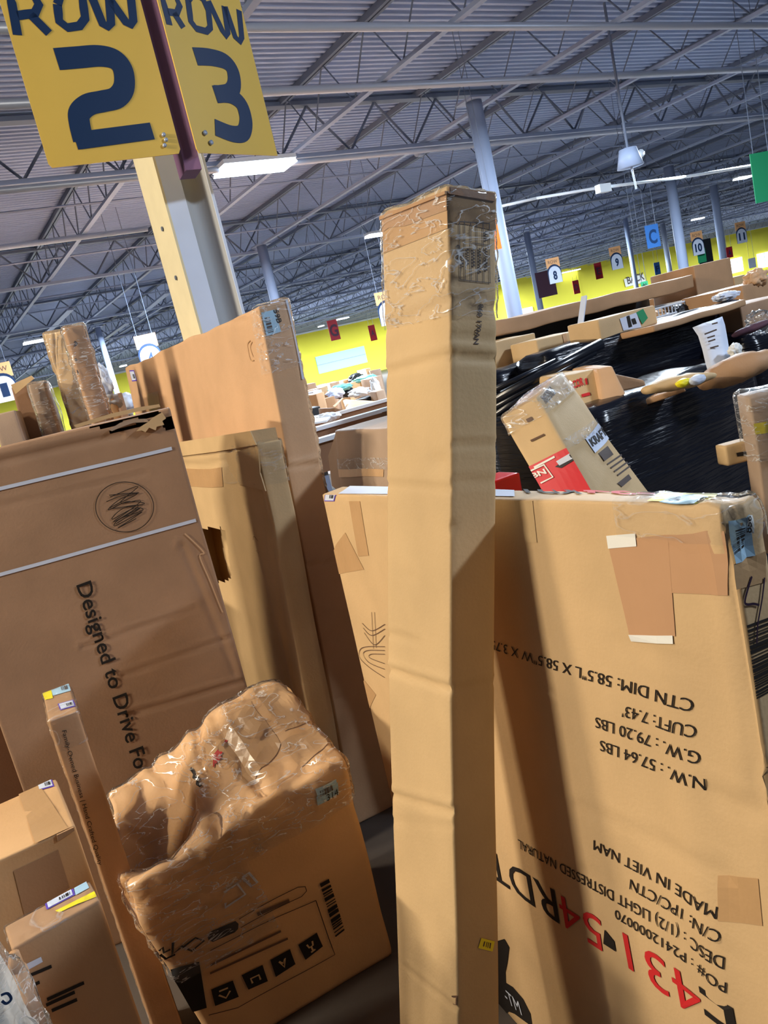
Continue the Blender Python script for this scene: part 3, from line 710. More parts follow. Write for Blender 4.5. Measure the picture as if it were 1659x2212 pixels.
for px, py, f in ((1048, 2170, 'y0'),): stroke(K, f, [(992, 600), (992, 601)], .001, M['ink_soft'], 'speck', K.ob, smooth=False)
done(K, 'very tall narrow tan carton leaning on the large panel carton, clear film round its top', 'box')

# ---- 2 large panel carton with black and red print
c = corners((0.772, 0.586, -0.029), -5.655, -2.909, 2.764, 0.069, 1.486, 1.479)
for k in c:
    if k[2] == 0: c[k] = c[k]*np.array([1, 1, 0])
c[(0, 1, 1)] = onax(695, 1068, 1, c[(0, 1, 1)][1]); c[(1, 1, 1)] = c[(0, 1, 1)]+np.array([.075, 0, .003])
c[(0, 0, 1)] = c[(0, 0, 1)]+np.array([.003, 0, .004])
for k in ((1, 0, 1), (1, 0, 0)): c[k] = c[k]+np.array([.004, 0, 0])
def w431(P, u, v, w):
    t = max(0, 1-v/.10)*max(0, (w-.93)/.07)                       # crushed near top corner
    P = P+np.array([.012*t*noise.noise(Vector((u*4, v*30, w*30))), .02*t*noise.noise(Vector((v*40, u*3, w*20))), .014*t*noise.noise(Vector((v*26+5, w*9, u*4)))-.004*t])
    P = P+np.array([-.010*math.exp(-((v-.10)/.03)**2)*math.exp(-((w-.5)/.35)**2), 0, 0])     # pressed rib along the near edge
    return P
cr = [('x0', (1540, 1715), (1640, 1760), .004, .010), ('x0', (1255, 1740), (1560, 1880), .003, .01), ('x0', (1270, 1880), (1600, 2060), .002, .006), ('x0', (1580, 1180), (1640, 1720), .006, .012),
      ('x0', (1330, 1385), (1470, 1430), .002, .01), ('x0', (1400, 1105), (1540, 1130), .003, .008), ('y0', (1590, 1640), (1659, 1690), .006, .008)]
K = Carton('panel_carton', c, M['card'], (5, 90, 90), .004, 2.6, 8.7, .004, cr, warp=w431)
big = K
def T(s, p0, p1, p2, m='ink', bold=.0): return text(K, 'x0', s, p0, p1, p2, M[m], parent=K.ob, bold=0.0, off=.0022)
T('CTN DIM: 58.5"L X 58.5"W X 3.75"H', (1502, 1514), (1040, 1376), (1499, 1543)); T("CUFT: 7.43'", (1509, 1571), (1347, 1524), (1506, 1599)); T('G.W. : 79.20 LBS', (1518, 1628), (1288, 1547), (1516, 1656))
T('N.W. : 57.64 LBS', (1530, 1684), (1298, 1597), (1528, 1712)); T('MADE IN VIET NAM', (1560, 1955), (1283, 1813), (1557, 1982)); T('C/N: 1PC/CTN', (1568, 2008), (1363, 1899), (1564, 2034))
T('DESC : (1/2) LIGHT DISTRESSED NATURAL', (1575, 2062), (1120, 1812), (1574, 2090)); T('PO# : P2412000070', (1580, 2117), (1328, 1964), (1579, 2141))
T('431', (1513, 2128), (1344, 2014), (1530, 2222), 'ink_red', .008); T('54', (1296, 1986), (1206, 1929), (1309, 2064), 'ink_red', .008); T('RDT', (1199, 1922), (1050, 1830), (1213, 2000), 'ink', .008)
T('E', (1592, 2172), (1516, 2128), (1612, 2290), 'ink', .008)
patch(K, 'x0', [(1304, 2038), (1331, 2056), (1327, 2034), (1306, 2008)], M['ink'], 'printed_dash', K.ob, .0022)
patch(K, 'x0', [(1330, 1165), (1567, 1140), (1572, 1285), (1442, 1280)], M['tape_red'], 'tape', K.ob, .0012, (8, 6))
patch(K, 'x0', [(1317, 1184), (1445, 1168), (1462, 1375), (1362, 1374)], M['tape_red'], 'tape', K.ob, .0014, (6, 8))
patch(K, 'x0', [(1312, 1156), (1376, 1150), (1379, 1178), (1316, 1184)], M['white'], 'white_strip', K.ob, .0024, (3, 2), lab='white paper strip')
patch(K, 'x0', [(1361, 1372), (1457, 1373), (1459, 1391), (1365, 1387)], M['white'], 'white_strip', K.ob, .0024, (3, 2), lab='white paper strip')
patch(K, 'x0', [(1110, 1080), (1150, 1080), (1160, 1170), (1135, 1170)], M['card_olive'], 'tape', K.ob, .0012)
patch(K, 'x0', [(1556, 1890), (1640, 1900), (1650, 2000), (1560, 1985)], M['tape'], 'tape', K.ob, .0012)
for q in ([(757, 1082), (780, 1082), (800, 1200), (778, 1202)], [(712, 1200), (750, 1150), (790, 1230), (735, 1240)], [(768, 1465), (790, 1470), (815, 1500), (800, 1530)]):
    patch(K, 'x0', q, M['tape'], 'tape', K.ob, .0012)
for q in ([(1600, 1735), (1659, 1735), (1670, 1800), (1606, 1790)],):
    patch(K, 'y0', q, M['tape_dark'], 'tape', K.ob, .0012)
# near narrow side: blue 850 sticker, marker 4, barcode
q = [(1570, 1120), (1610, 1102), (1631, 1196), (1586, 1214)]
o = patch(K, 'y0', q, M['blue_label'], 'blue_sticker', K.ob, .0020, (3, 4), lab='pale blue sticker numbered 850')
patch(K, 'y0', [(1601, 1109), (1616, 1102), (1622, 1144), (1608, 1150)], M['white'], 'sticker_face', o, .0024)
bars(K, 'y0', sub(q, .18, .55, .22, .74), o, M['ink'], 14, axis=1, off=.0032)
text(K, 'y0', '850', (1618, 1147), (1611, 1106), (1607, 1150), M['ink'], parent=o, bold=.02, off=.0036)
patch(K, 'y0', [(1582, 1215), (1650, 1188), (1655, 1255), (1590, 1272)], M['tape'], 'tape', K.ob, .0012)
stroke(K, 'y0', [[(1622, 1243), (1612, 1275), (1607, 1298), (1612, 1304), (1626, 1303), (1638, 1306)]], .0035, M['pen'], 'handwriting', K.ob, .002)
stroke(K, 'y0', [[(1649, 1246), (1644, 1290), (1638, 1325), (1634, 1350), (1632, 1390)]], .0028, M['pen'], 'handwriting', K.ob, .0022)
bars(K, 'y0', [(1611, 1350), (1662, 1332), (1690, 1480), (1632, 1512)], K.ob, M['ink'], 34, axis=1, off=.0018, seed=5)
patch(K, 'y0', [(1600, 1560), (1610, 1540), (1614, 1560), (1606, 1580)], M['card_brown'], 'scuff', K.ob, .0012)
# top strip
for s_, p0, p1, p2, m in (('-54', (1420, 1067), (1262, 1064), (1410, 1058), 'ink_red'), ('RDT', (1258, 1066), (1120, 1064), (1250, 1057), 'ink')):
    text(K, 'z1', s_, p0, p1, p2, M[m], parent=K.ob, bold=.03, off=.002)
q = [(1424, 1078), (1490, 1079), (1545, 1066), (1462, 1064)]
patch(K, 'z1', [(1400, 1078), (1520, 1078), (1556, 1060), (1430, 1060)], M['yellow_label'], 'yellow_sticker', K.ob, .0016, (5, 2))
o = patch(K, 'z1', [(1424, 1080), (1492, 1081), (1540, 1066), (1460, 1065)], M['blue_label'], 'blue_sticker', K.ob, .0024, (5, 2))
bars(K, 'z1', sub([(1424, 1080), (1492, 1081), (1540, 1066), (1460, 1065)], .2, .75, .25, .7), o, M['ink_mid'], 10, off=.003)
patch(K, 'z1', [(730, 1066), (1110, 1070), (1110, 1060), (760, 1056)], M['white_cool'], 'paper_strip', K.ob, .0016, (12, 2), lab='white paper strip along the top edge')
price(K, 'x0', [(704, 1082), (726, 1082), (730, 1064), (706, 1062)], K.ob)
# drawn marks and dark shield logo
stroke(K, 'x0', [[(806, 1322), (810, 1400)], [(812, 1322), (816, 1398)], [(786, 1346), (806, 1362), (834, 1348)], [(788, 1356), (806, 1372), (834, 1358)], [(790, 1366), (812, 1392), (834, 1372)], [(834, 1396), (800, 1396), (782, 1402), (780, 1420), (800, 1440), (834, 1462)],
                 [(834, 1404), (800, 1404), (788, 1412), (800, 1430), (834, 1444)], [(834, 1412), (806, 1412), (802, 1420), (834, 1432)]], .0022, M['ink_soft'], 'printed_drawing', K.ob, .0018)
slab(K, 'x0', [(1086, 2118), (1108, 2132), (1130, 2158), (1146, 2190), (1152, 2230), (1142, 2212), (1112, 2190), (1100, 2185), (1082, 2200)], .0006, M['ink'], 'printed_shield', K.ob, .0016)
text(K, 'x0', 'MT-', (1130, 2192), (1096, 2160), (1121, 2160), M['white_cool'], parent=K.ob, off=.0036)
slab(K, 'x0', [(1076, 2032), (1090, 2028), (1100, 2046), (1096, 2080), (1092, 2100), (1094, 2136), (1084, 2200), (1076, 2190)], .0006, M['ink'], 'ink_smear', K.ob, .0014)
film(K, lambda u, v, w: w > .955 and v < .14, 'clear_film', K.ob, M['film_soft'], .003, .004, 30)
done(K, 'large flat tan carton printed 431-54RDT upside down, behind the tall leaning carton', 'box')

# ---- 3 wide carton with the slogan
c = corners((-.026, 2.744, 0), -16.1, 0, .2, .765, .26, 1.665)
c[(1, 0, 1)] = at(366, 880, 2.47); c[(1, 1, 1)] = c[(1, 0, 1)]+np.array([.072, .25, .0]); top = c[(1, 0, 1)][2]
for k in ((0, 0, 1), (0, 1, 1)): c[k][2] = top+.004
holes = [('y0', [(165, 922), (203, 908), (260, 896), (299, 887), (337, 884), (357, 899), (329, 903), (291, 903), (253, 916), (223, 923)]), ('y0', [(238, 931), (278, 916), (316, 906), (326, 914), (278, 924), (235, 939)]),
         ('y0', [(340, 905), (380, 890), (385, 918), (366, 930), (352, 922)]), ('x1', [(360, 890), (372, 905), (400, 955), (372, 960)])]
cr = [('y0', (189, 1393), (412, 1316), .003, .006), ('y0', (277, 1454), (496, 1373), .003, .006), ('y0', (294, 1538), (523, 1468), .005, .008), ('y0', (0, 1093), (304, 1022), .002, .006), ('y0', (0, 998), (250, 940), .006, .010), ('y0', (400, 1190), (500, 1440), .003, .010)]
K = Carton('wide_carton', c, M['card_red'], (130, 6, 170), .005, 2.2, 5.5, .005, cr, holes)
def flapK(px, off, th, m, nm): return slab(K, 'y0', px, th, M[m], nm, K.ob, off)
flapK([(296, 930), (306, 920), (322, 910), (330, 902), (345, 893), (352, 890), (360, 902), (352, 908), (356, 916), (340, 920), (338, 928), (324, 922), (316, 932), (308, 928)], .004, .010, 'card', 'torn_flap')
flapK([(238, 927), (262, 912), (285, 905), (318, 903), (324, 910), (290, 912), (262, 922), (244, 930)], .003, .006, 'card_grey', 'torn_flap')
flapK([(160, 918), (240, 893), (300, 879), (345, 872), (348, 878), (300, 888), (240, 902), (166, 924)], -.02, .006, 'card', 'torn_flap')
stroke(K, 'y0', [[(-14, 1060), (372, 966)]], .011, M['white_cool'], 'strap', K.ob, .003, smooth=False)
stroke(K, 'y0', [[(-14, 1245), (424, 1121)]], .011, M['white_cool'], 'strap', K.ob, .003, smooth=False)
for o in K.ob.children:
    if o.name.startswith('strap'): o['label'] = 'pale narrow packing strap'
text(K, 'y0', 'Designed to Drive Fo', (167, 1262), (292, 1662), (200, 1250), M['ink'], parent=K.ob, bold=.012, off=.004)
el = [(271+62*math.cos(t), 1093+54*math.sin(t)) for t in [2*math.pi*i/20 for i in range(20)]]
stroke(K, 'y0', [el], .0022, M['ink'], 'pen_circle', K.ob, .003, closed=True)
stroke(K, 'y0', [[(232, 1082), (262, 1070), (302, 1062), (262, 1076), (236, 1100), (275, 1082), (314, 1086), (268, 1096), (244, 1120), (290, 1096), (310, 1100), (262, 1118), (250, 1134), (292, 1112), (308, 1104), (270, 1130), (258, 1138), (296, 1118)],
                 [(240, 1072), (300, 1048), (262, 1084), (306, 1080), (246, 1126), (306, 1094), (252, 1130)], [(238, 1068), (298, 1064), (240, 1096), (300, 1090), (256, 1122)]], .0022, M['ink'], 'pen_scribble', K.ob, .0032)
stroke(K, 'y0', [[(400, 1150), (440, 1190), (432, 1200), (452, 1250), (475, 1310), (480, 1320)]], .004, M['card_pale'], 'frayed_edge', K.ob, .003)
done(K, 'wide brown carton printed Designed to Drive with torn top and two pale straps')

# ---- 4 narrow carton with the flap and hand hole
c = corners((0.85, 2.5, 0), 0, 0, 4.627, .098, 1.0, 1.545)
c[(0, 0, 1)] = at(556, 958, 2.66); c[(1, 0, 1)] = at(608, 950, 2.69); c[(1, 1, 1)][2] = c[(0, 1, 1)][2] = c[(0, 0, 1)][2]+.0
cr = [('x0', (380, 1008), (490, 995), .006, .01), ('x0', (500, 1000), (640, 1540), .006, .03), ('x0', (555, 1000), (640, 1500), .004, .015), ('y0', (560, 985), (612, 985), .004, .01)]
holes = [('x0', [(432, 1142), (478, 1140), (488, 1150), (498, 1245), (490, 1256), (466, 1260), (440, 1200)])]
K = Carton('flap_carton', c, M['card_olive'], (5, 90, 110), .007, 3.5, 12.1, .005, cr, holes)
slab(K, 'x0', [(366, 958), (470, 942), (545, 930), (558, 960), (470, 975), (368, 988)], .004, M['card_olive'], 'top_flap', K.ob, .006)
slab(K, 'x0', [(492, 978), (562, 968), (566, 1020), (578, 1060), (520, 1045), (500, 1010)], .004, M['card_olive'], 'torn_flap', K.ob, .006)
patch(K, 'x0', [(388, 1015), (480, 1008), (484, 1050), (396, 1052)], M['tape'], 'tape', K.ob, .002)
slab(K, 'y0', [(548, 930), (600, 922), (606, 950), (556, 958)], .004, M['card'], 'top_flap', K.ob, -.03)
stroke(K, 'y0', [[(548, 958), (550, 935), (556, 930), (598, 925)]], .004, M['dark'], 'cord', K.ob, .012)
stroke(K, 'x0', [[(545, 1168), (552, 1160), (560, 1170)], [(552, 1190), (560, 1196)]], .002, M['ink_soft'], 'pen_mark', K.ob, .003)
film(K, lambda u, v, w: w > .90 and v < .4, 'clear_film', K.ob, M['film_soft'], .004, .004, 22)
done(K, 'narrow open carton with torn flap and dark hand hole behind the slogan carton')
# ---- 5 tall flat peach carton
c = corners((1.02, 2.618, 0), -1.84, -.24, 3.751, .124, 2.302, 2.009)
c[(1, 0, 0)] = c[(1, 0, 0)]+np.array([.045, 0, 0]); c[(1, 1, 0)] = c[(1, 1, 0)]+np.array([.02, 0, 0]); c[(0, 0, 1)] = at(556, 662, 2.74); c[(1, 0, 1)] = at(620, 648, 2.80)
def wpeach(P, u, v, w):
    k = .5*(1-math.tanh((w-.72)/.004))            # the board is folded: the lower part steps out a little
    return P+np.array([-.010*k, -.006*k, 0])+np.array([0, 0, .012*max(0, (w-.97)/.03)*noise.noise(Vector((v*9, 0, 2)))])
cr = [('x0', (560, 1006), (628, 1004), .006, .008), ('y0', (622, 1008), (688, 998), .008, .007), ('y0', (672, 1216), (720, 1208), .005, .006), ('y0', (730, 1500), (790, 1490), .004, .006), ('x0', (480, 655), (545, 668), .006, .01), ('x0', (400, 700), (520, 690), .005, .012)]
K = Carton('tall_flat_carton', c, M['card_pale'], (5, 80, 200), .006, 2.0, 21.3, .006, cr, warp=wpeach)
q = [(562, 677), (592, 670), (607, 718), (574, 728)]
o = patch(K, 'y0', q, M['blue_label'], 'blue_sticker', K.ob, .003, (3, 3), lab='pale blue sticker numbered 59B')
bars(K, 'y0', sub(q, .15, .5, .25, .9), o, M['ink_mid'], 12, axis=1, off=.004)
text(K, 'y0', '59B', (589, 671), (598, 700), (600, 669), M['ink'], parent=o, bold=.02, off=.004)
price(K, 'x0', [(281, 801), (291, 799), (298, 822), (287, 824)], K.ob)
patch(K, 'x0', [(318, 850), (342, 845), (352, 900), (326, 905)], M['tape'], 'tape', K.ob, .0015)
stroke(K, 'x0', [[(540, 735), (534, 745), (540, 775), (548, 778)], [(544, 738), (540, 750), (546, 770)]], .004, M['tape'], 'printed_mark', K.ob, .003)
film(K, lambda u, v, w: w > .88 and v < .03 or (u >= 1 and v < .3 and w > .5), 'clear_film', K.ob, M['film'], .006, .006, 26)
stroke(K, 'y0', [[(616, 640), (632, 700), (645, 760), (655, 820)]], .012, M['white_cool'], 'foam_edge', K.ob, .004)
done(K, 'tall flat peach carton with a pale blue sticker up high, before the column')

# ---- 6 big crumpled carton in clear film
c = corners((0.16, 1.947, 0.0), -5.696, 0, 0, 0.6, 0.50, 0.66)
c[(0, 0, 1)] = at(255, 1918, 1.93); c[(1, 0, 1)] = at(747, 1640, 2.15); c[(1, 0, 0)] = onax(848, 2062, 2, 0.0)
c[(0, 0, 0)] = np.array([.215, 1.98, 0]); c[(0, 1, 1)] = at(228, 1715, 2.32); c[(1, 1, 1)] = at(590, 1462, 2.50)
c[(0, 1, 0)] = np.array([.25, 2.44, 0]); c[(1, 1, 0)] = np.array([.84, 2.40, 0])
0 and print('wrap', {k: v.round(2).tolist() for k, v in c.items()})
def wcr(P, u, v, w):
    t = max(0, (w-.6)/.4)
    if w > .2:
        P = P+.014*t*vn(P, 8, 2.2)+(.008*vn(P, 20, 5.2) if w > .93 else 0)
    if w > .5:
        bump = math.exp(-((u-.72)/.30)**2-((v-.75)/.35)**2)*.045*t                      # raised ridge at the far right
        cav = math.exp(-((u-.18)/.16)**2-((v-.50)/.27)**2)*.27*t*(1 if w > .9 else .3)      # caved-in corner
        cr_ = -.02*math.exp(-((u-.47-.12*(v-.5))/.03)**2)*(1 if w >= 1 else .3)*t           # fold across the top
        P = P+np.array([0, 0, bump-cav+cr_])
        
    k = math.exp(-((u)/.06)**2-((w-.95)/.10)**2)*(1 if v < .1 else 0)
    P = P+np.array([.02*k, .015*k, -.02*k])
    return P
K = Carton('crumpled_carton', c, M['card_orange'], (70, 56, 70), .008, 4.0, 31.0, .012, [('z1', (475, 1590), (560, 1700), .012, .012), ('z1', (330, 1650), (440, 1730), .01, .012)], warp=wcr)
wrapK = K
for q in ([(480, 1640), (560, 1560), (600, 1620), (540, 1700)], [(560, 1530), (640, 1500), (690, 1560), (610, 1600)], [(600, 1620), (690, 1570), (720, 1600), (640, 1650)]):
    patch(K, 'z1', q, M['tape'], 'tape', K.ob, .003, (10, 8))
stroke(K, 'z1', [[(466, 1668), (478, 1650), (484, 1648), (474, 1662), (490, 1645)], [(470, 1655), (500, 1625)], [(472, 1664), (488, 1652)]], .006, M['ink_red'], 'red_mark', K.ob, .006)
text(K, 'z1', 'Vevor', (415, 1662), (432, 1690), (425, 1658), M['ink'], parent=K.ob, off=.006) if False else stroke(K, 'z1', [[(414, 1664), (420, 1672), (418, 1676), (426, 1680), (424, 1686), (432, 1690)]], .006, M['ink'], 'printed_mark', K.ob, .006)
price(K, 'z1', [(556, 1486), (592, 1484), (586, 1473), (558, 1474)], K.ob)
q = [(670, 1700), (712, 1676), (720, 1708), (678, 1730)]
o = patch(K, 'y0', [(668, 1696), (714, 1675), (721, 1708), (676, 1730)], M['blue_label'], 'blue_sticker', K.ob, .005, (6, 6), lab='pale blue sticker numbered 314')
bars(K, 'y0', [(676, 1698), (704, 1685), (708, 1699), (680, 1712)], o, M['ink_mid'], 14, off=.0065)
text(K, 'y0', '314', (694, 1720), (719, 1708), (690, 1707), M['ink'], parent=o, bold=.0, off=.009)
G = lambda X, Y: (220+X/2.592, 1430+Y/2.592)
patch(K, 'y0', [G(790, 935), G(850, 890), G(940, 1010), G(885, 1050)], M['film_soft'], 'tape', K.ob, .006)
stroke(K, 'y0', [[G(685, 1275), G(760, 1225), G(800, 1290), G(685, 1365), G(690, 1335)], [G(790, 1190), G(825, 1165), G(870, 1225), G(835, 1245), G(790, 1190)]], .006, M['white_cool'], 'paper_scrap', K.ob, .006, smooth=False)
stroke(K, 'y0', [[G(760, 1440), G(1090, 1245), G(1130, 1240), G(1138, 1265), G(1110, 1300), G(770, 1490)],
                 [G(1190, 1320), G(1300, 1640), G(760, 1940), G(600, 1980)], [G(600, 1620), G(1190, 1320)]], .0022, M['ink'], 'printed_frame', K.ob, .005, smooth=False)
slab(K, 'y0', [G(590, 1530), G(610, 1505), G(745, 1445), G(762, 1460), G(760, 1490), G(740, 1510), G(620, 1565), G(595, 1555)], .0008, M['ink'], 'printed_pill', K.ob, .006)
stroke(K, 'y0', [[G(325, 1620), G(345, 1600), G(350, 1630), G(385, 1610)], [G(330, 1640), G(360, 1665), G(410, 1640)], [G(400, 1570), G(395, 1640), G(440, 1600)], [G(450, 1600), G(520, 1540), G(565, 1560), G(500, 1620), G(440, 1590)]], .006, M['ink'], 'printed_logo', K.ob, .006, smooth=False)
ib = []
for a_, b_, cc, d_ in (((610, 1840), (730, 1790), (765, 1880), (635, 1930)), ((780, 1760), (900, 1700), (930, 1790), (820, 1840)), ((945, 1670), (1055, 1605), (1085, 1690), (975, 1765)), ((1100, 1580), (1200, 1510), (1235, 1590), (1140, 1665)), ((385, 1730), (540, 1685), (590, 1940), (460, 1985))):
    ib.append([G(*a_), G(*b_), G(*cc), G(*d_)])
for i, q in enumerate(ib):
    o = patch(K, 'y0', q, M['ink'], 'printed_icon', K.ob, .005, (5, 5))
    if i < 4:
        g2 = lambda s_, t_: sub(q, s_, 1, t_, 1)[0]
        shp = [[[g2(.3, .25), g2(.7, .25)], [g2(.25, .45), g2(.5, .75), g2(.75, .45)]], [[g2(.3, .7), g2(.3, .4), g2(.7, .4), g2(.7, .7)]], [[g2(.35, .3), g2(.5, .5), g2(.65, .3), g2(.5, .75), g2(.35, .3)]], [[g2(.35, .25), g2(.4, .5), g2(.6, .5), g2(.65, .25)], [g2(.5, .5), g2(.5, .8)], [g2(.38, .8), g2(.62, .8)]]][i]
        stroke(K, 'y0', shp, .005, M['card_olive'], 'icon_shape', o, .0075, smooth=False)
patches(K, 'y0', [[G(600+j*3, 1700-j*0+i*46), G(1000+j*2+i*40, 1500+i*40), G(1003+i*40, 1512+i*40), G(602, 1712+i*46)] for i in range(2) for j in (0,)], M['ink_soft'], 'printed_text', K.ob, .005)
patches(K, 'y0', [[G(862, 1405), G(1040, 1318), G(1045, 1335), G(868, 1425)]], M['ink_soft'], 'printed_text', K.ob, .005)
bars(K, 'y0', [G(1212, 1220), G(1262, 1190), G(1355, 1500), G(1305, 1540)], K.ob, M['ink'], 26, axis=1, off=.005, seed=9)
film(K, lambda u, v, w: w > .80 or (v <= 0 and w > .45 and u < .5) or (u <= 0 and w > .5), 'clear_film', K.ob, M['film'], .005, .006, 20)
done(K, 'large crumpled carton with caved-in top wrapped in wrinkled clear film, bottom centre left')

# ---- 7 slim upright carton
c = corners((0.0805, 2.023, 0), -4.445, .0, .2, 0.069, 0.235, 1.070)
K = Carton('slim_carton', c, M['card_brown'], (6, 16, 80), .0025, 4, 2.3, .004, [('z1', (108, 1552), (168, 1533), .003, .006), ('y0', (150, 1700), (212, 1690), .002, .01)])
q = [(88, 1492), (110, 1487), (114, 1509), (97, 1513)]
patch(K, 'z1', q, M['yellow_label'], 'yellow_sticker', K.ob, .0016)
o = patch(K, 'z1', [(110, 1487), (150, 1477), (153, 1493), (114, 1504)], M['blue_label'], 'blue_sticker', K.ob, .0018)
bars(K, 'z1', [(132, 1485), (145, 1482), (147, 1490), (134, 1493)], o, M['ink_mid'], 8, off=.003)
price(K, 'z1', [(124, 1521), (158, 1512), (164, 1526), (130, 1535)], K.ob)
text(K, 'y0', 'Family-Owned Business | Hand Crafted Quality', (134, 1578), (212, 1868), (144, 1576), M['ink'], parent=K.ob, off=.002)
film(K, lambda u, v, w: w > .92 or u <= 0, 'clear_film', K.ob, M['film_soft'], .002, .0025, 40)
done(K, 'slim upright carton in clear film with yellow, blue and purple-bordered stickers on top')
# ---- 8 carton with orange-lit top at the left edge
c = corners((-0.145, 1.658, 0), -.71, 0, .408, 0.191, 0.269, 0.967)
d_ = c[(0, 0, 0)]-c[(1, 0, 0)]
for k in ((0, 0, 0), (0, 0, 1), (0, 1, 0), (0, 1, 1)): c[k] = c[k]+d_*1.1
K = Carton('square_carton', c, M['card_orange'], (20, 16, 40), .003, 4, 6.3, .005, [('z1', (-20, 1786), (165, 1735), .003, .006), ('y0', (0, 1870), (165, 1795), .004, .006)])
patch(K, 'z1', [(38, 1706), (84, 1694), (156, 1802), (80, 1832)], M['tape'], 'tape', K.ob, .0015, (4, 8))
patch(K, 'y0', [(30, 1880), (125, 1833), (150, 1915), (55, 1985)], M['card_brown'], 'paper_patch', K.ob, .0015)
price(K, 'z1', [(80, 1692), (112, 1682), (118, 1700), (84, 1709)], K.ob)
slab(K, 'y0', [(122, 1802), (158, 1785), (160, 1792), (124, 1815)], .005, M['card_brown'], 'lifted_flap', K.ob, .001)
done(K, 'square carton with brightly lit top and a purple-bordered sticker, left edge')
# ---- 9 low front carton with stickers along its top
c = corners((-0.107, 1.422, 0), 2.282, 0, 0, 0.150, 0.080, 0.919)
for k in c:
    if k[0] == 1: c[k] = c[k]+(c[(1, 0, 0)]-c[(0, 0, 0)])*.0
K = Carton('front_carton', c, M['card_brown'], (24, 8, 40), .002, 4, 9.3, .004, [('z1', (30, 2040), (208, 1938), .002, .004)])
price(K, 'z1', [(98, 1953), (158, 1919), (163, 1935), (102, 1967)], K.ob)
patch(K, 'z1', [(160, 1919), (186, 1905), (193, 1920), (164, 1936)], M['blue_label'], 'blue_sticker', K.ob, .0016)
patch(K, 'z1', [(120, 1970), (204, 1928), (208, 1938), (130, 1974)], M['yellow_label'], 'yellow_sticker', K.ob, .0018)
patch(K, 'y0', [(57, 2082), (88, 2067), (92, 2078), (61, 2095)], M['white_cool'], 'paper_strip', K.ob, .0015)
pq = []
for i, (a_, b_) in enumerate((((62, 2104), (110, 2084)), ((72, 2124), (84, 2118)), ((100, 2156), (180, 2120)), ((98, 2168), (160, 2140)), ((110, 2180), (165, 2156)))):
    pq.append([a_, b_, (b_[0]+2, b_[1]+7), (a_[0]+2, a_[1]+7)])
patches(K, 'y0', pq, M['ink'], 'printed_text', K.ob, .0016)
film(K, lambda u, v, w: w > .97, 'clear_film', K.ob, M['film_soft'], .0015, .002, 60)
done(K, 'slim front carton with purple, blue and yellow stickers along its top, bottom left')
# ---- 10 lumpy film-wrapped bundle at the bottom left corner
def blob(name, ctr, rad, m, seed, amp=.25, fr=6, n=28, parent=None, sq=1.0):
    bm = bmesh.new(); bmesh.ops.create_icosphere(bm, subdivisions=4, radius=1)
    for v in bm.verts:
        p = v.co.copy(); k = 1+amp*noise.noise(p*fr/3+Vector((seed, 0, 0)))+amp*.4*noise.noise(p*fr+Vector((0, seed, 0)))
        for i in range(3): p[i] = math.copysign(abs(p[i])**sq, p[i])
        v.co = Vector((p.x*rad[0]*k, p.y*rad[1]*k, p.z*rad[2]*k))+Vector(tuple(map(float, ctr)))
    me = bpy.data.meshes.new(name); bm.to_mesh(me); bm.free(); return link(name, me, m, parent, True)
p = at(8, 2190, 1.2); zt = at(8, 1985, 1.2)[2]/2
o = blob('wrapped_bundle', (p[0]-.03, p[1], zt-.02), (.07, .06, zt-.02), M['scr'], 3.3, .12, 7, sq=.6)
blob('clear_film', (p[0]-.028, p[1], zt), (.083, .072, zt), M['film'], 4.4, .12, 9, parent=o, sq=.6)
stroke(Plane((p[0]-.1, p[1]-.075, 0), (1, 0, 0), (0, 0, 1), (0, -1, 0)), '', [[(2, 2150), (16, 2146), (24, 2158), (14, 2168), (4, 2162)]], .004, M['navy'], 'scribble', o, 0)
tag(rebase(o), 'lumpy whitish bundle in clear film at the bottom left corner', 'bundle')
p = at(40, 2105, 1.30)
o = MB().tube((p[0], p[1], 0), (p[0], p[1], p[2]+.01), .016, 10).tube((p[0], p[1], p[2]+.01), (p[0]+.005, p[1], p[2]+.04), .014, 10, .008).build('rolled_tube', M['card_brown'], None, True)
tag(rebase(o), 'thin wrapped cardboard tube standing beside the lumpy bundle', 'tube')
# added dark box standing in for the shaded gap beside the slogan carton
c = corners((-.95, 3.15, 0), -6, 0, 0, .98, .3, 1.30); K = Carton('gap_filler', c, M['card_dark'], (4, 4, 4), .004, 2, 1.1)
done(K, 'added dark filler for the shaded gap at the left edge behind the slogan carton')
# ================================================================== THINGS BEHIND
def plen(A, yaw, px):
    """length along a heading so that the far end shows at photo column px"""
    lo, hi = 0.01, 12.0; d = np.array([math.cos(yaw), math.sin(yaw), 0])
    f = lambda L: proj(A+d*L)[0]-px
    for _ in range(50):
        m_ = (lo+hi)/2
        if f(m_) < 0: lo = m_
        else: hi = m_
    return lo
def hbox(name, tl, rx, by, d, m, label, cat='box', yaw=0, dd=.3, h=None, n=(6, 4, 5), amp=.006, group=None, tz=0, fin=True, edge=.006, creases=(), holes=(), warp=None, seed=None):
    """upright carton: its near top-left corner seen at tl, near right edge at column rx, bottom of the left edge at row by"""
    A = at(*tl, d); yw = math.radians(yaw); L = plen(A, yw, rx)
    if h is None:
        h = A[2] if by is None else A[2]-onax(tl[0]+(by-tl[1])*.2, by, 1, A[1])[2]
    h = max(.03, min(h, A[2]))
    c = corners((A[0], A[1], A[2]-h), yaw, 0, tz, L, dd, h)
    K = Carton(name, c, M[m] if isinstance(m, str) else m, n, amp, 4, seed if seed is not None else tl[0]*.37, edge, creases, holes, warp=warp)
    if fin: done(K, label, cat, group)
    return K
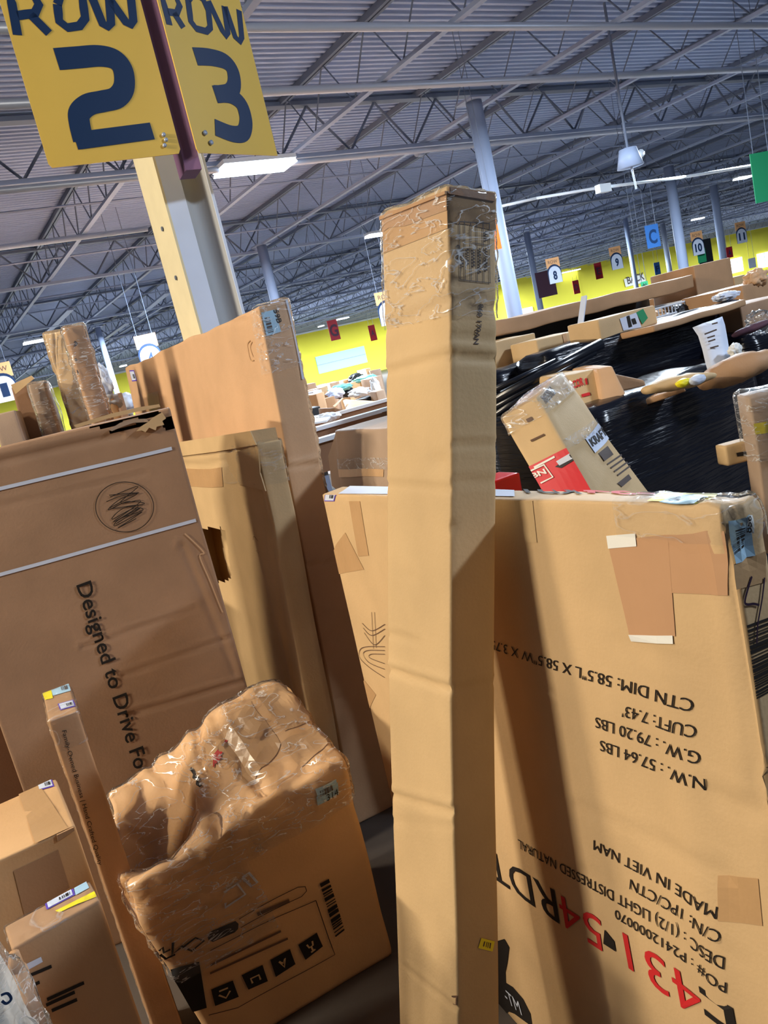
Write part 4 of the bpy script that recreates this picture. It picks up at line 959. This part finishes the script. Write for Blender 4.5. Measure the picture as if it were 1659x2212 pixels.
def qcarton(name, q, d4, depth, m, label, n=(6, 4, 6), amp=.004, cat='box', fin=True, holes=(), edge=.006):
    """carton whose camera-side face shows the four corners q (tl, tr, br, bl) at distances d4, carried back by depth (a vector)"""
    P = [at(*p, dd_) for p, dd_ in zip(q, d4)]; dv = np.array(depth, float)
    c = {(0, 0, 1): P[0], (1, 0, 1): P[1], (1, 0, 0): P[2], (0, 0, 0): P[3]}
    for k in list(c): c[(k[0], 1, k[2])] = c[k]+dv
    K = Carton(name, c, M[m], n, amp, 4, q[0][0]*.3, edge, (), holes)
    if fin: done(K, label, cat)
    return K
# ---- right side: loads wrapped in black stretch film
def wblack(s1, amp=.03, rows=18):
    def f(P, u, v, w):
        k = math.sin(math.pi*min(1, max(0, u)))
        r = noise.noise(Vector((u*1.5+s1, w*rows+u*2.2, s1)))*amp*.55+noise.noise(Vector((u*3+s1, w*4, v*3)))*amp
        return P+np.array([0, -1, 0])*(r if v <= .5 else 0)+np.array([0, 0, amp*1.2*noise.noise(Vector((u*4, v*3, s1))) if w > .9 else 0])
    return f
K = hbox('wrapped_load', (1062, 806), 1440, None, 3.6, 'black_film', '', dd=.15, n=(60, 6, 110), amp=.02, fin=False, edge=.05, warp=wblack(1.3, .014))
done(K, 'low black stretch-wrapped load behind the tilted red and tan carton', 'pallet load')
K = hbox('wrapped_load', (1190, 758), 1612, None, 3.45, 'black_film', '', dd=.28, n=(60, 4, 110), amp=.02, fin=False, edge=.04, h=.62, warp=wblack(4.3, .014, 9))
K.ob['_k'] = 1
done(K, 'long black stretch-wrapped bundle under the white paper sheet', 'pallet load'); 
K = hbox('wrapped_load', (1282, 882), 1640, None, 2.75, 'black_film', '', dd=.6, n=(70, 6, 120), amp=.02, fin=False, edge=.05, warp=wblack(7.7, .012, 30), yaw=4)
done(K, 'large black stretch-wrapped pallet load with shiny ridges right of the tilted carton', 'pallet load')
K = hbox('wrapped_load', (1622, 712), 1800, None, 3.75, 'black_film', '', dd=.4, n=(30, 6, 90), amp=.02, fin=False, edge=.05, warp=wblack(9.2, .015))
done(K, 'black film-wrapped load cut by the right edge under the clear plastic bag', 'pallet load')
# black strands
P0 = at(1066, 890, 3.3); P1 = at(1290, 752, 3.3)
for i, (a_, b_, r) in enumerate((((1062, 868), (1300, 742), .022), ((1062, 884), (1285, 760), .016), ((1062, 902), (1240, 785), .018), ((1062, 845), (1200, 780), .012))):
    o = MB().tube(at(*a_, 3.25), at(*b_, 3.3), r, 8).build('film_strand', M['black_film2'], None, True); tag(rebase(o), 'twisted black film strand slanting behind the tall carton, %s' % ('top', 'second', 'third', 'thin upper')[i], 'film strand')
# tilted carton: tan upper part, red lower part, pale side
q = [(1083, 903), (1163, 858), (1322, 1120), (1215, 1160)]
P = {k: None for k in range(4)}
A = at(1083, 903, 2.35); B = at(1160, 856, 2.30); Cc = at(1325, 1140, 2.12); D = B-A+Cc
Dn = Cc+(A-B); side = at(1213, 806, 2.62)-B
c = {(0, 0, 1): A, (1, 0, 1): B, (1, 0, 0): Cc, (0, 0, 0): Dn}
for k in list(c): c[(k[0], 1, k[2])] = c[k]+side
c[(1, 1, 0)] = at(1432, 1105, 2.42)
K = Carton('tilted_carton', c, M['card_olive'], (10, 8, 40), .006, 5, 3.7, .005, [('x1', (1160, 860), (1213, 808), .006, .01)])
tiltK = K
patch(K, 'y0', [(1138, 1012), (1245, 958), (1322, 1110), (1190, 1110)], M['red_card'], 'red_panel', K.ob, .003, (8, 8), lab='glossy red printed panel with white lettering')
o = K.ob.children[-1]
patch(K, 'y0', [(1200, 1010), (1250, 972), (1258, 985), (1214, 1012)], M['dark'], 'tape_end', K.ob, .005)
patch(K, 'y0', [(1203, 998), (1251, 970), (1257, 982), (1210, 1007)], M['white_cool'], 'label', K.ob, .0055)
bars(K, 'y0', [(1232, 984), (1250, 974), (1253, 981), (1236, 990)], K.ob, M['ink'], 5, off=.007)
stroke(K, 'y0', [[(1146, 1020), (1176, 1006), (1195, 1032), (1168, 1046)]], .005, M['white'], 'printed_frame', K.ob, .006, smooth=False)
text(K, 'y0', 'BN', (1152, 1036), (1182, 1024), (1146, 1026), M['white'], parent=K.ob, bold=.03, off=.006)
stroke(K, 'y0', [[(1154, 1012), (1200, 988)]], .006, M['white'], 'white_edge', K.ob, .005, smooth=False)
patches(K, 'y0', [[(1146, 951), (1176, 937), (1178, 941), (1149, 955)], [(1136, 905), (1148, 899), (1152, 906), (1140, 912)]], M['ink_soft'], 'printed_text', K.ob, .003)
patch(K, 'x1', [(1262, 950), (1297, 912), (1320, 945), (1284, 982)], M['white_cool'], 'printed_label', K.ob, .003)
text(K, 'x1', 'KRAFT', (1278, 968), (1316, 936), (1268, 952), M['ink'], parent=K.ob, bold=.03, off=.005)
patches(K, 'x1', [[(1292, 982), (1314, 962), (1326, 982), (1304, 1000)], [(1330, 1048), (1356, 1026), (1362, 1036), (1340, 1056)]], M['ink_mid'], 'printed_icon', K.ob, .0035)
patches(K, 'x1', [[(1310+i*7, 1005+i*8), (1344+i*6, 980+i*8), (1346+i*6, 983+i*8), (1312+i*7, 1008+i*8)] for i in range(4)], M['ink_mid'], 'printed_text', K.ob, .0035)
patch(K, 'x1', [(1163, 858), (1190, 832), (1200, 850), (1172, 876)], M['film_soft'], 'tape', K.ob, .003)
film(K, lambda u, v, w: w > .86 or (u >= 1 and .55 < w < .66), 'clear_film', K.ob, M['film'], .004, .004, 34)
lowz = min(v[2] for v in K.V); lx = Cc[0]
done(K, 'tilted open carton, tan above and glossy red below with white lettering', 'box')
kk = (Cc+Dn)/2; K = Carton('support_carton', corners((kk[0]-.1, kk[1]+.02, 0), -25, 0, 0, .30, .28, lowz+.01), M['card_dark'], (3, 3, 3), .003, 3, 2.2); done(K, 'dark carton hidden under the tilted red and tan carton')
# red carton corner low behind the tall carton
K = hbox('red_carton', (1064, 1042), 1120, 1100, 2.4, 'red_card', 'sliver of a red carton low between the tall carton and the tilted one', dd=.1, h=.12)
# tan carton with red print and its split neighbour flap
K = qcarton('stamped_carton', [(1222, 812), (1290, 796), (1306, 880), (1250, 880)], (3.02, 3.02, 2.95, 2.95), (.1, .3, 0), 'card_olive', '', fin=False)
text(K, 'y0', 'COR', (1240, 839), (1262, 832), (1236, 824), M['ink_red'], parent=K.ob, bold=.04, off=.003); text(K, 'y0', '1', (1266, 832), (1270, 831), (1264, 820), M['ink_red'], parent=K.ob, bold=.05, off=.003)
patches(K, 'y0', [[(1256, 852), (1274, 848), (1276, 854), (1258, 858)]], M['ink_red'], 'printed_text', K.ob, .003)
done(K, 'tan carton with faded red print right behind the tilted carton')
K = qcarton('pale_carton', [(1288, 798), (1322, 790), (1352, 850), (1302, 881)], (2.98, 2.96, 2.92, 2.92), (.15, .28, 0), 'card_pale', 'pale pinkish carton with slanting lower edge beside the red-stamped one')
K = qcarton('brown_carton', [(1322, 806), (1392, 822), (1400, 858), (1330, 872)], (3.12, 3.1, 3.1, 3.1), (.1, .2, 0), 'card_brown', 'brown shaded carton end under the black bundle')
K = qcarton('flat_board', [(1372, 868), (1480, 836), (1484, 846), (1376, 882)], (2.95, 2.9, 2.9, 2.95), (.1, .3, .01), 'card_brown', 'flat brown board lying on top of the black pallet load', n=(8, 4, 3), cat='board')
# wrapped sacks
def sack(name, pts, d, r, m, label, n=14, flat=.55, cat='parcel'):
    bm = bmesh.new(); rings = []
    k = len(pts)
    for i, (px, py) in enumerate(pts):
        c_ = at(px, py, d); t = i/(k-1); rr_ = r*(math.sin(math.pi*min(.97, max(.06, t)))**.35); ring = []
        for j in range(n):
            a = 2*math.pi*j/n; e = np.array([0, math.cos(a)*rr_, math.sin(a)*rr_*flat]); p = c_+e; p = p+.12*r*vn(p, 14, i)
            ring.append(bm.verts.new(tuple(p)))
        rings.append(ring)
    for a_, b_ in zip(rings, rings[1:]):
        for j in range(n): bm.faces.new((a_[j], a_[(j+1) % n], b_[(j+1) % n], b_[j]))
    bm.faces.new(rings[0][::-1]); bm.faces.new(rings[-1])
    bmesh.ops.recalc_face_normals(bm, faces=bm.faces)
    me = bpy.data.meshes.new(name); bm.to_mesh(me); bm.free(); o = link(name, me, M[m], None, True); tag(o, label, cat); return o
ip = lambda a, b, n: [tuple(a[k]+(b[k]-a[k])*i/n for k in (0, 1)) for i in range(n+1)]
o = sack('wrapped_parcel', ip((1398, 842), (1536, 812), 12), 2.85, .048, 'card_olive', 'flat tan parcel with yellow tape and label on the black pallet load')
blob('yellow_tape', at(1476, 827, 2.80), (.035, .02, .016), M['yellow_label'], 1, .1, parent=o); blob('paper_label', at(1506, 820, 2.80), (.04, .02, .018), M['white_cool'], 1, .1, parent=o)
rebase(o)
o = sack('wrapped_parcel', ip((1520, 826), (1662, 770), 14), 2.95, .065, 'card_brown', 'rounded brown paper-wrapped parcel at the right above the black pallet load', flat=.8); rebase(o)
o = sack('wrapped_parcel', ip((1588, 724), (1662, 694), 8), 3.3, .03, 'maroon', 'small dark reddish parcel near the clear plastic bag'); rebase(o)
# white paper sheet hanging on the black bundle
def sheet(name, rows, ds, m, label, cat='paper', th=.0015):
    V = []; n = len(rows[0]); 
    for r, d in zip(rows, ds):
        for i, p in enumerate(r): V.append(at(*p, d+.012*math.sin(i*1.7+d*9)))
    Fc = [(j*n+i, j*n+i+1, (j+1)*n+i+1, (j+1)*n+i) for j in range(len(rows)-1) for i in range(n-1)]
    o = link(name, mesh(name, V, Fc), M[m], None, True); md = o.modifiers.new('t', 'SOLIDIFY'); md.thickness = th
    return o
o = sheet('paper_sheet', [[(1496, 708), (1518, 699), (1540, 692), (1560, 684)], [(1508, 726), (1528, 716), (1548, 708), (1566, 702)], [(1517, 755), (1536, 748), (1554, 742), (1572, 736)], [(1524, 785), (1542, 780), (1560, 775), (1577, 768)], [(1530, 806), (1546, 798), (1562, 790), (1582, 783)]], (3.22, 3.2, 3.18, 3.15, 3.12), 'white_cool', '')
for (a_, b_) in (((1538, 700), (1550, 697)), ((1522, 722), (1548, 712)), ((1528, 730), (1544, 725)), ((1530, 738), (1545, 733)), ((1534, 752), (1552, 747))):
    pa, pb = at(*a_, 3.16), at(*b_, 3.16); MB().bar(pa, pb, .002, .006).build('printed_text', M['ink_mid'], o)
tag(rebase(o), 'white printed paper sheet hanging over the black bundle', 'paper')
o = blob('crumpled_paper', at(1588, 757, 3.12), (.035, .02, .028), M['white'], 2, .3, 9); tag(rebase(o), 'crumpled white paper wad beside the hanging paper sheet', 'paper')
# cartons in the row above
K = hbox('long_brown_carton', (1062, 696), 1497, None, 4.3, 'card_brown', '', yaw=0, dd=.5, h=.085, n=(40, 5, 4), amp=.01, fin=False)
done(K, 'very long brown carton lying across the stacks with a green tag over it')
K = hbox('dark_table', (1062, 712), 1400, 770, 4.9, 'dark', 'near-black pallet side under the long brown carton', 'pallet', dd=.4, h=.30)
K = hbox('olive_carton', (1062, 742), 1155, None, 4.0, 'card_olive', 'worn tan carton end behind the tall leaning carton', dd=.3, amp=.01)
K = hbox('taped_carton', (1158, 736), 1258, None, 3.85, 'card_olive', '', dd=.2, h=None, amp=.008, fin=False)
patch(K, 'y0', [(1212, 716), (1220, 714), (1230, 760), (1222, 762)], M['card_pale'], 'tape', K.ob, .003); done(K, 'tan carton with a pale upright tape strip left of the white-labelled carton')
K = hbox('olive_carton', (1262, 712), 1300, None, 3.95, 'card_olive', 'tan carton touching the white-labelled carton on its left side', dd=.2, amp=.008)
K = hbox('labelled_carton', (1292, 690), 1414, 740, 3.6, 'card', '', dd=.2, h=.16, amp=.004, fin=False)
patch(K, 'y0', [(1338, 688), (1374, 676), (1384, 708), (1346, 714)], M['white_cool'], 'paper_label', K.ob, .003, lab='white paper label with dark lettering')
patches(K, 'y0', [[(1352, 684), (1358, 682), (1364, 706), (1357, 708)], [(1362, 690), (1370, 688), (1374, 700), (1366, 702)]], M['ink'], 'printed_text', K.ob, .005)
patch(K, 'y0', [(1373, 676), (1388, 668), (1398, 688), (1386, 702)], M['green'], 'green_sticker', K.ob, .004, (1, 1), lab='green tilted sticker')
done(K, 'tan carton with white paper label and green tilted sticker')
# wire basket
t = empty('wire_basket', at(1416, 700, 4.6)); A = at(1414, 668, 4.6); B = A+np.array([plen(A, 0, 1512), 0, 0]); h = .20
b_ = MB()
for z in (0, -.05, -.10, -.15, -h): 
    for yv in (0, .35): b_.tube(A+np.array([0, yv, z]), B+np.array([0, yv, z]), .006, 5)
for i in range(15):
    p = A+(B-A)*i/14
    for yv in (0, .35): b_.tube(p+np.array([0, yv, 0]), p+np.array([0, yv, -h]), .004, 4)
for p in (A, B):
    for z in (0, -h): b_.tube(p+np.array([0, 0, z]), p+np.array([0, .35, z]), .006, 5)
b_.build('wire_frame', M['plastic_white'], t)
loc_children(t); tag(t, 'white wire basket standing in front of the round column', 'basket')
for i, (px, py, m_, r, lb) in enumerate(((1440, 690, 'white_cool', .04, 'white crumpled item in the wire basket, left'), (1468, 676, 'dark', .05, 'dark bundle in the wire basket, middle'), (1456, 696, 'white', .03, 'small white wad below the dark bundle in the wire basket'), (1425, 682, 'card_pale', .035, 'beige lump at the left end of the wire basket'))):
    o = blob('bundled_item', at(px, py, 4.75), (r*1.4, r, r), M[m_], i+2, .3, 7); tag(rebase(o), lb, 'item')
K = hbox('plain_carton', (1498, 574), 1578, None, 5.2, 'card_brown', 'plain brown upright carton under the black board', yaw=-6, dd=.4, amp=.004)
K = hbox('plain_carton', (1586, 598), 1610, None, 5.5, 'card', 'small tan carton right of the plain brown upright one', dd=.3)
K = hbox('open_carton', (1602, 618), 1662, 680, 4.4, 'card_brown', '', dd=.4, h=.18, fin=False, amp=.01)
done(K, 'brown open carton with crumpled things, right edge')
o = blob('crumpled_bag', at(1632, 603, 4.5), (.07, .06, .05), M['card_pale'], 5, .4, 8); tag(rebase(o), 'crumpled pinkish paper sticking out of the open carton at the right', 'paper')
K = hbox('brown_carton', (1600, 660), 1700, 740, 3.9, 'card_red', 'reddish brown carton behind the clear plastic bag at the right edge', dd=.4, h=.28)
K = hbox('flat_cardboard', (1412, 704), 1612, 716, 3.5, 'card_brown', 'torn flat cardboard on top of the black bundle', yaw=2, dd=.5, h=.02, amp=.012, n=(30, 6, 2), cat='board')
o = blob('clear_bag', at(1640, 697, 3.35), (.06, .05, .05), M['film'], 8, .4, 9); tag(rebase(o), 'clear crinkled plastic bag at the right edge', 'bag')
o = blob('plastic_bag', at(1568, 640, 4.2), (.09, .05, .025), M['white_cool'], 9, .3, 9); tag(rebase(o), 'white flat plastic bag on the torn cardboard', 'bag')
K = hbox('film_carton', (1618, 858), 1760, 980, 2.35, 'card_grey', '', yaw=-30, dd=.08, h=.5, amp=.01, fin=False)
patch(K, 'y0', [(1620, 915), (1664, 908), (1668, 934), (1626, 938)], M['yellow_label'], 'yellow_tape', K.ob, .003, lab='yellow tape band'); film(K, lambda u, v, w: w > .5, 'clear_film', K.ob, M['film'], .006, .008, 18)
done(K, 'greyish carton in clear film with a yellow tape band at the right edge')
K = hbox('small_carton', (1566, 966), 1625, 1003, 2.45, 'card_olive', '', yaw=-25, dd=.06, h=.065, fin=False)
patches(K, 'y0', [[(1590, 980), (1616, 975), (1618, 984), (1592, 988)]], M['ink'], 'printed_text', K.ob, .003)
done(K, 'small tan carton with dark print tucked under the black pallet load')
# filler behind long carton on the right
for i, (tl, rx, d, m, hh, lb) in enumerate((((1400, 655), 1440, 6.4, 'card_grey', .2, 'grey-brown carton left of the round column above the basket'), ((1432, 640), 1468, 6.2, 'card_brown', .25, 'brown carton just left of the round column'),
        ((1478, 628), 1500, 6.3, 'wood', .3, 'brown carton just right of the round column'), ((1296, 690), 1330, 5.2, 'card_grey', .12, 'grey carton under the long brown carton near the green tag'),
        ((1470, 590), 1498, 9, 'white_cool', .2, 'white carton beside the round column, far'), ((1364, 672), 1398, 5.6, 'card_dark', .2, 'dark brown carton behind the wire basket'))):
    hbox('distant_carton', tl, rx, None, d, m, lb, dd=.3, h=None, n=(3, 3, 3))
o = MB().bar(at(1262, 640, 4.15), at(1254, 700, 4.1), .03, .01).build('packing_strap', M['white_cool']); tag(rebase(o), 'pale strap hanging from the long brown carton', 'strap')

# ---- centre gap: grey carton, bin tables, heaped returns
fdir = MW @ np.array([.28, 0, .115]); fdir[2] = 0
K = qcarton('grey_carton', [(722, 928), (900, 922), (900, 1076), (736, 1072)], (3.2, 2.47, 2.47, 3.2), fdir, 'card_grey', '', n=(30, 12, 40), amp=.006, fin=False)
slab(K, 'y0', [(722, 930), (705, 985), (712, 1050), (736, 1070)], .004, M['card_grey'], 'side_flap', K.ob, -.02)
patch(K, 'y0', [(730, 1012), (830, 1014), (830, 1030), (730, 1030)], M['tape'], 'tape', K.ob, .002, (6, 2)); film(K, lambda u, v, w: .40 < w < .58, 'clear_film', K.ob, M['film'], .003, .003, 40)
done(K, 'grey-brown carton with a taped band standing on something behind the panel carton')
sc_ = (K.c[(0, 0, 0)]+K.c[(1, 1, 0)])/2
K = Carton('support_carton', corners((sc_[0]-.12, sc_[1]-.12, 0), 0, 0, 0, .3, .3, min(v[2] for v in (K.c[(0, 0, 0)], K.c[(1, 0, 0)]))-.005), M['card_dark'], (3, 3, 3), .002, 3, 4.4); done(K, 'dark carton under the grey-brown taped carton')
def bin_table(tl, rx, d, label, hh=.16, dd=1.0):
    A = at(*tl, d); L = plen(A, 0, rx); t = empty('bin_table', (A[0], A[1], 0)); z = A[2]
    for y0_ in (0, dd-.02): MB().box(0, L, y0_, y0_+.02, z-hh, z-.025).build('side_board', M['wood'], t)
    for y0_ in (-.03, dd-.05): MB().box(-.01, L, y0_, y0_+.08, z-.025, z).build('white_rim', M['plastic_white'], t)
    MB().box(0, L, 0, dd, z-hh-.02, z-hh).build('bin_floor', M['wood'], t)
    for x in (.05, L-.1):
        for yv in (.05, dd-.1): MB().box(x, x+.05, yv, yv+.05, 0, z-hh-.02).build('leg', M['joist'], t)
    return tag(t, label, 'table')
bin_table((664, 954), 960, 4.3, 'brown bin table with white rim behind the grey-brown carton, nearer one', .17, .8)
bin_table((662, 928), 980, 5.4, 'brown bin table with white rim behind the grey-brown carton, farther one', .20, .9)
o = MB().hexa([at(*p, d) for p, d in (((668, 918), 5.6), ((706, 912), 5.6), ((720, 896), 6.2), ((672, 903), 6.2), ((668, 914), 5.6), ((706, 908), 5.6), ((720, 892), 6.2), ((672, 899), 6.2))]).build('white_board', M['plastic_white']); tag(rebase(o), 'white flat board lying at the left end of the farther bin table', 'board')
o = blob('plastic_bag', at(708, 902, 6.0), (.10, .08, .035), M['plastic_white'], 3, .3, 8); tag(rebase(o), 'white plastic bag on the farther bin table', 'bag')
K = qcarton('open_carton', [(722, 880), (752, 888), (750, 900), (724, 896)], (6.6, 6.6, 6.6, 6.6), (.1, .5, 0), 'card_dark', 'dark open carton in front of the large pale board')
K = qcarton('pale_board', [(745, 862), (832, 868), (832, 872), (752, 884)], (8.2, 7.4, 7.2, 7.0), (0, .05, -.01), 'card_pale', 'large pale cardboard sheet tilted over the heap', cat='board', n=(4, 2, 4))
K = qcarton('folded_board', [(738, 862), (742, 860), (724, 880), (720, 878)], (7.6, 7.6, 7.0, 7.0), (.02, .05, 0), 'card_pale', 'narrow cardboard flap leaning left of the large pale board', cat='board', n=(3, 2, 3))
heap = [((660, 832), 682, 13, 'card_grey', .35, 'grey carton at the left end of the heap, topmost there'), ((658, 847), 676, 11, 'card_brown', .35, 'brown carton beside the flat peach carton in the heap'), ((676, 846), 696, 10, 'white_cool', .45, 'white-edged carton in the left part of the heap'),
        ((682, 850), 700, 9, 'card_pale', .5, 'pale carton standing in front of the white-edged one'), ((692, 838), 708, 11, 'card_brown', .4, 'brown upright carton right of the pale standing carton'), ((694, 832), 712, 13, 'plastic_white', .3, 'white bag-like carton on top of the left heap'),
        ((710, 828), 732, 14, 'card_grey', .3, 'grey-brown carton on the skyline left of the middle'), ((742, 848), 760, 12, 'card_grey', .45, 'grey carton with dark side in the middle of the heap'), ((752, 843), 768, 11.5, 'card', .4, 'tan carton right of the grey one in the middle'),
        ((756, 828), 786, 13, 'card', .45, 'broad tan carton in the right part of the heap'), ((786, 822), 806, 13, 'card', .5, 'tan carton beside the broad one, right part of the heap'), ((790, 797), 800, 15, 'card', .25, 'small carton sticking up highest on the heap'),
        ((776, 808), 800, 15.5, 'card_brown', .22, 'brown carton under the highest small carton'), ((800, 802), 822, 15, 'card_grey', .25, 'grey flat carton at the top right of the heap'), ((806, 815), 824, 12.5, 'card_grey', .5, 'grey upright carton next to the tall leaning carton'),
        ((764, 815), 782, 16, 'wood', .2, 'brown flat carton on the skyline in the middle'), ((740, 822), 760, 16, 'card_brown', .2, 'reddish brown flat carton on the skyline left of the middle'), ((700, 862), 722, 9.5, 'card_brown', .3, 'brown carton leaning behind the open dark carton'),
        ((662, 866), 682, 9.5, 'card_pale', .25, 'pale low carton next to the flat peach carton'), ((668, 882), 690, 8.5, 'dark', .3, 'dark crate low in the heap at the left'), ((790, 858), 812, 9.6, 'dark', .35, 'dark crate in the heap near the tall leaning carton'), ((812, 846), 830, 9.4, 'card_grey', .4, 'grey carton half hidden by the tall leaning carton')]
for tl, rx, d, m, hh, lb in heap: hbox('heaped_carton', tl, rx, None, d, m, lb, yaw=random.Random(tl[0]).uniform(-14, 14), dd=.3, h=at(*tl, d)[2]-.75, n=(3, 3, 3), amp=.02)
for i, (px, py, d, r, m, lb) in enumerate(((735, 838, 11, (.17, .12, .05), 'teal', 'pale teal cloth draped over the middle of the heap'), (788, 818, 13.2, (.22, .15, .05), 'teal', 'pale teal cloth near the top right of the heap'), (770, 818, 14, (.15, .1, .09), 'dark', 'black bundle under the highest small carton'),
        (724, 850, 10.5, (.12, .1, .07), 'white_cool', 'white bag in the middle of the heap'), (776, 848, 10, (.15, .1, .06), 'plastic_white', 'white plastic bag right of the middle of the heap'), (812, 840, 10, (.06, .06, .14), 'plastic_white', 'white plastic sheet hanging beside the tall leaning carton'), (740, 848, 11.2, (.16, .1, .08), 'dark', 'dark bundle under the left teal cloth'))):
    o = blob('heaped_bundle', at(px, py, d), r, M[m], i+1, .35, 7); tag(rebase(o), lb, 'bundle')
# tables carrying the heap
for i, (x0, x1, y0, y1, z, lb) in enumerate(((1.6, 7.6, 6.4, 17.4, .75, 'wide display table under the heap in the centre'), (3.2, 8.4, 17.5, 19.6, .75, 'second display table farther back behind the heap'))):
    t = empty('display_table', ((x0+x1)/2, (y0+y1)/2, 0)); cx, cy = t.location.x, t.location.y
    MB().box(x0-cx, x1-cx, y0-cy, y1-cy, z-.05, z).build('table_top', M['wood'], t)
    MB().box(x0-cx, x1-cx, y0-cy-.03, y0-cy, z-.1, z+.04).build('white_rim', M['plastic_white'], t)
    for sx in (x0+.1, x1-.16):
        for sy in (y0+.1, y1-.16): MB().box(sx-cx, sx-cx+.06, sy-cy, sy-cy+.06, 0, z-.05).build('leg', M['joist'], t)
    tag(t, lb, 'table')
# ---- left gap above the slogan carton
K = hbox('wrapped_boards', (96, 722), 140, None, 3.8, 'card', '', yaw=-20, dd=.28, n=(16, 16, 90), amp=.008, fin=False, creases=[('y0', (120, 720), (125, 940), .006, .006)])
film(K, lambda u, v, w: w > .5, 'clear_film', K.ob, M['film'], .006, .008, 20)
done(K, 'tall bundle of tan boards in shiny clear film at the left', 'box')
K = hbox('wrapped_carton', (137, 708), 178, None, 3.5, 'card_brown', '', yaw=-8, dd=.14, n=(10, 10, 90), amp=.004, fin=False)
film(K, lambda u, v, w: w > .6, 'clear_film', K.ob, M['film'], .006, .008, 20); stroke(K, 'y0', [[(160, 738), (165, 742), (160, 748)], [(162, 775), (166, 780)], [(165, 800), (168, 806), (164, 808)]], .01, M['ink_mid'], 'printed_mark', K.ob, .004)
done(K, 'narrow wrapped brown carton with small dark marks beside the board bundle')
K = hbox('open_tall_carton', (22, 836), 72, None, 3.9, 'card_dark', '', yaw=-14, dd=.3, n=(12, 6, 60), amp=.01, fin=False)
slab(K, 'y0', [(26, 832), (70, 812), (76, 818), (36, 852)], .01, M['card_olive'], 'open_flap', K.ob, .03)
done(K, 'dark brown tall carton with an open pale flap, far left')
K = hbox('wrapped_carton', (62, 830), 96, None, 3.7, 'card_grey', '', yaw=-14, dd=.2, n=(8, 6, 60), amp=.01, fin=False)
film(K, lambda u, v, w: w > .5, 'clear_film', K.ob, M['film'], .006, .008, 20); done(K, 'greyish film-wrapped carton between the dark open one and the board bundle')
K = hbox('low_carton', (-20, 900), 34, None, 3.6, 'card_grey', 'greyish low carton cut by the left edge behind the slogan carton', yaw=-10, dd=.3, n=(8, 6, 30), amp=.01)
K = hbox('standing_board', (182, 826), 200, None, 4.6, 'maroon', 'dark greyish panel standing right of the wrapped bundle', 'panel', yaw=-5, dd=.05, amp=.004)
K = hbox('standing_board', (248, 850), 263, None, 5.0, 'card_dark', 'dark brown panel behind the white bagged roll', 'panel', yaw=-5, dd=.06)
p = at(222, 880, 4.4); o = MB().tube((p[0], p[1], 0), (p[0]+.03, p[1], p[2]+.05), .05, 12, .055).build('bagged_roll', M['card_pale'], None, True)
blob('bag_top', (p[0]+.04, p[1], p[2]+.13), (.045, .04, .10), M['white_cool'], 4, .4, 7, parent=o); blob('bag_skirt', (p[0]+.03, p[1], p[2]+.02), (.075, .06, .05), M['white_cool'], 6, .4, 7, parent=o)
tag(rebase(o), 'upright roll with a white plastic bag over its top', 'roll')
hbox('distant_carton', (196, 896), 214, None, 6, 'card_dark', 'dark carton under the blue-grey bundle at the left', dd=.3); hbox('distant_carton', (258, 886), 284, None, 7, 'card_grey', 'grey carton under the pale blue bundle right of the brown standing board', dd=.3)
for px, py, d, r, m, lb in ((205, 880, 6, (.05, .05, .10), 'teal', 'blue-grey bundle between the dark panel and the bagged roll'), (272, 872, 7, (.12, .1, .09), 'white_cool', 'pale blue bundle right of the brown panel')):
    o = blob('distant_bundle', at(px, py, d), r, M[m], px, .3, 7); tag(rebase(o), lb, 'bundle')
# small dark floor cartons hidden low: pallet under the black loads keeps them off the floor
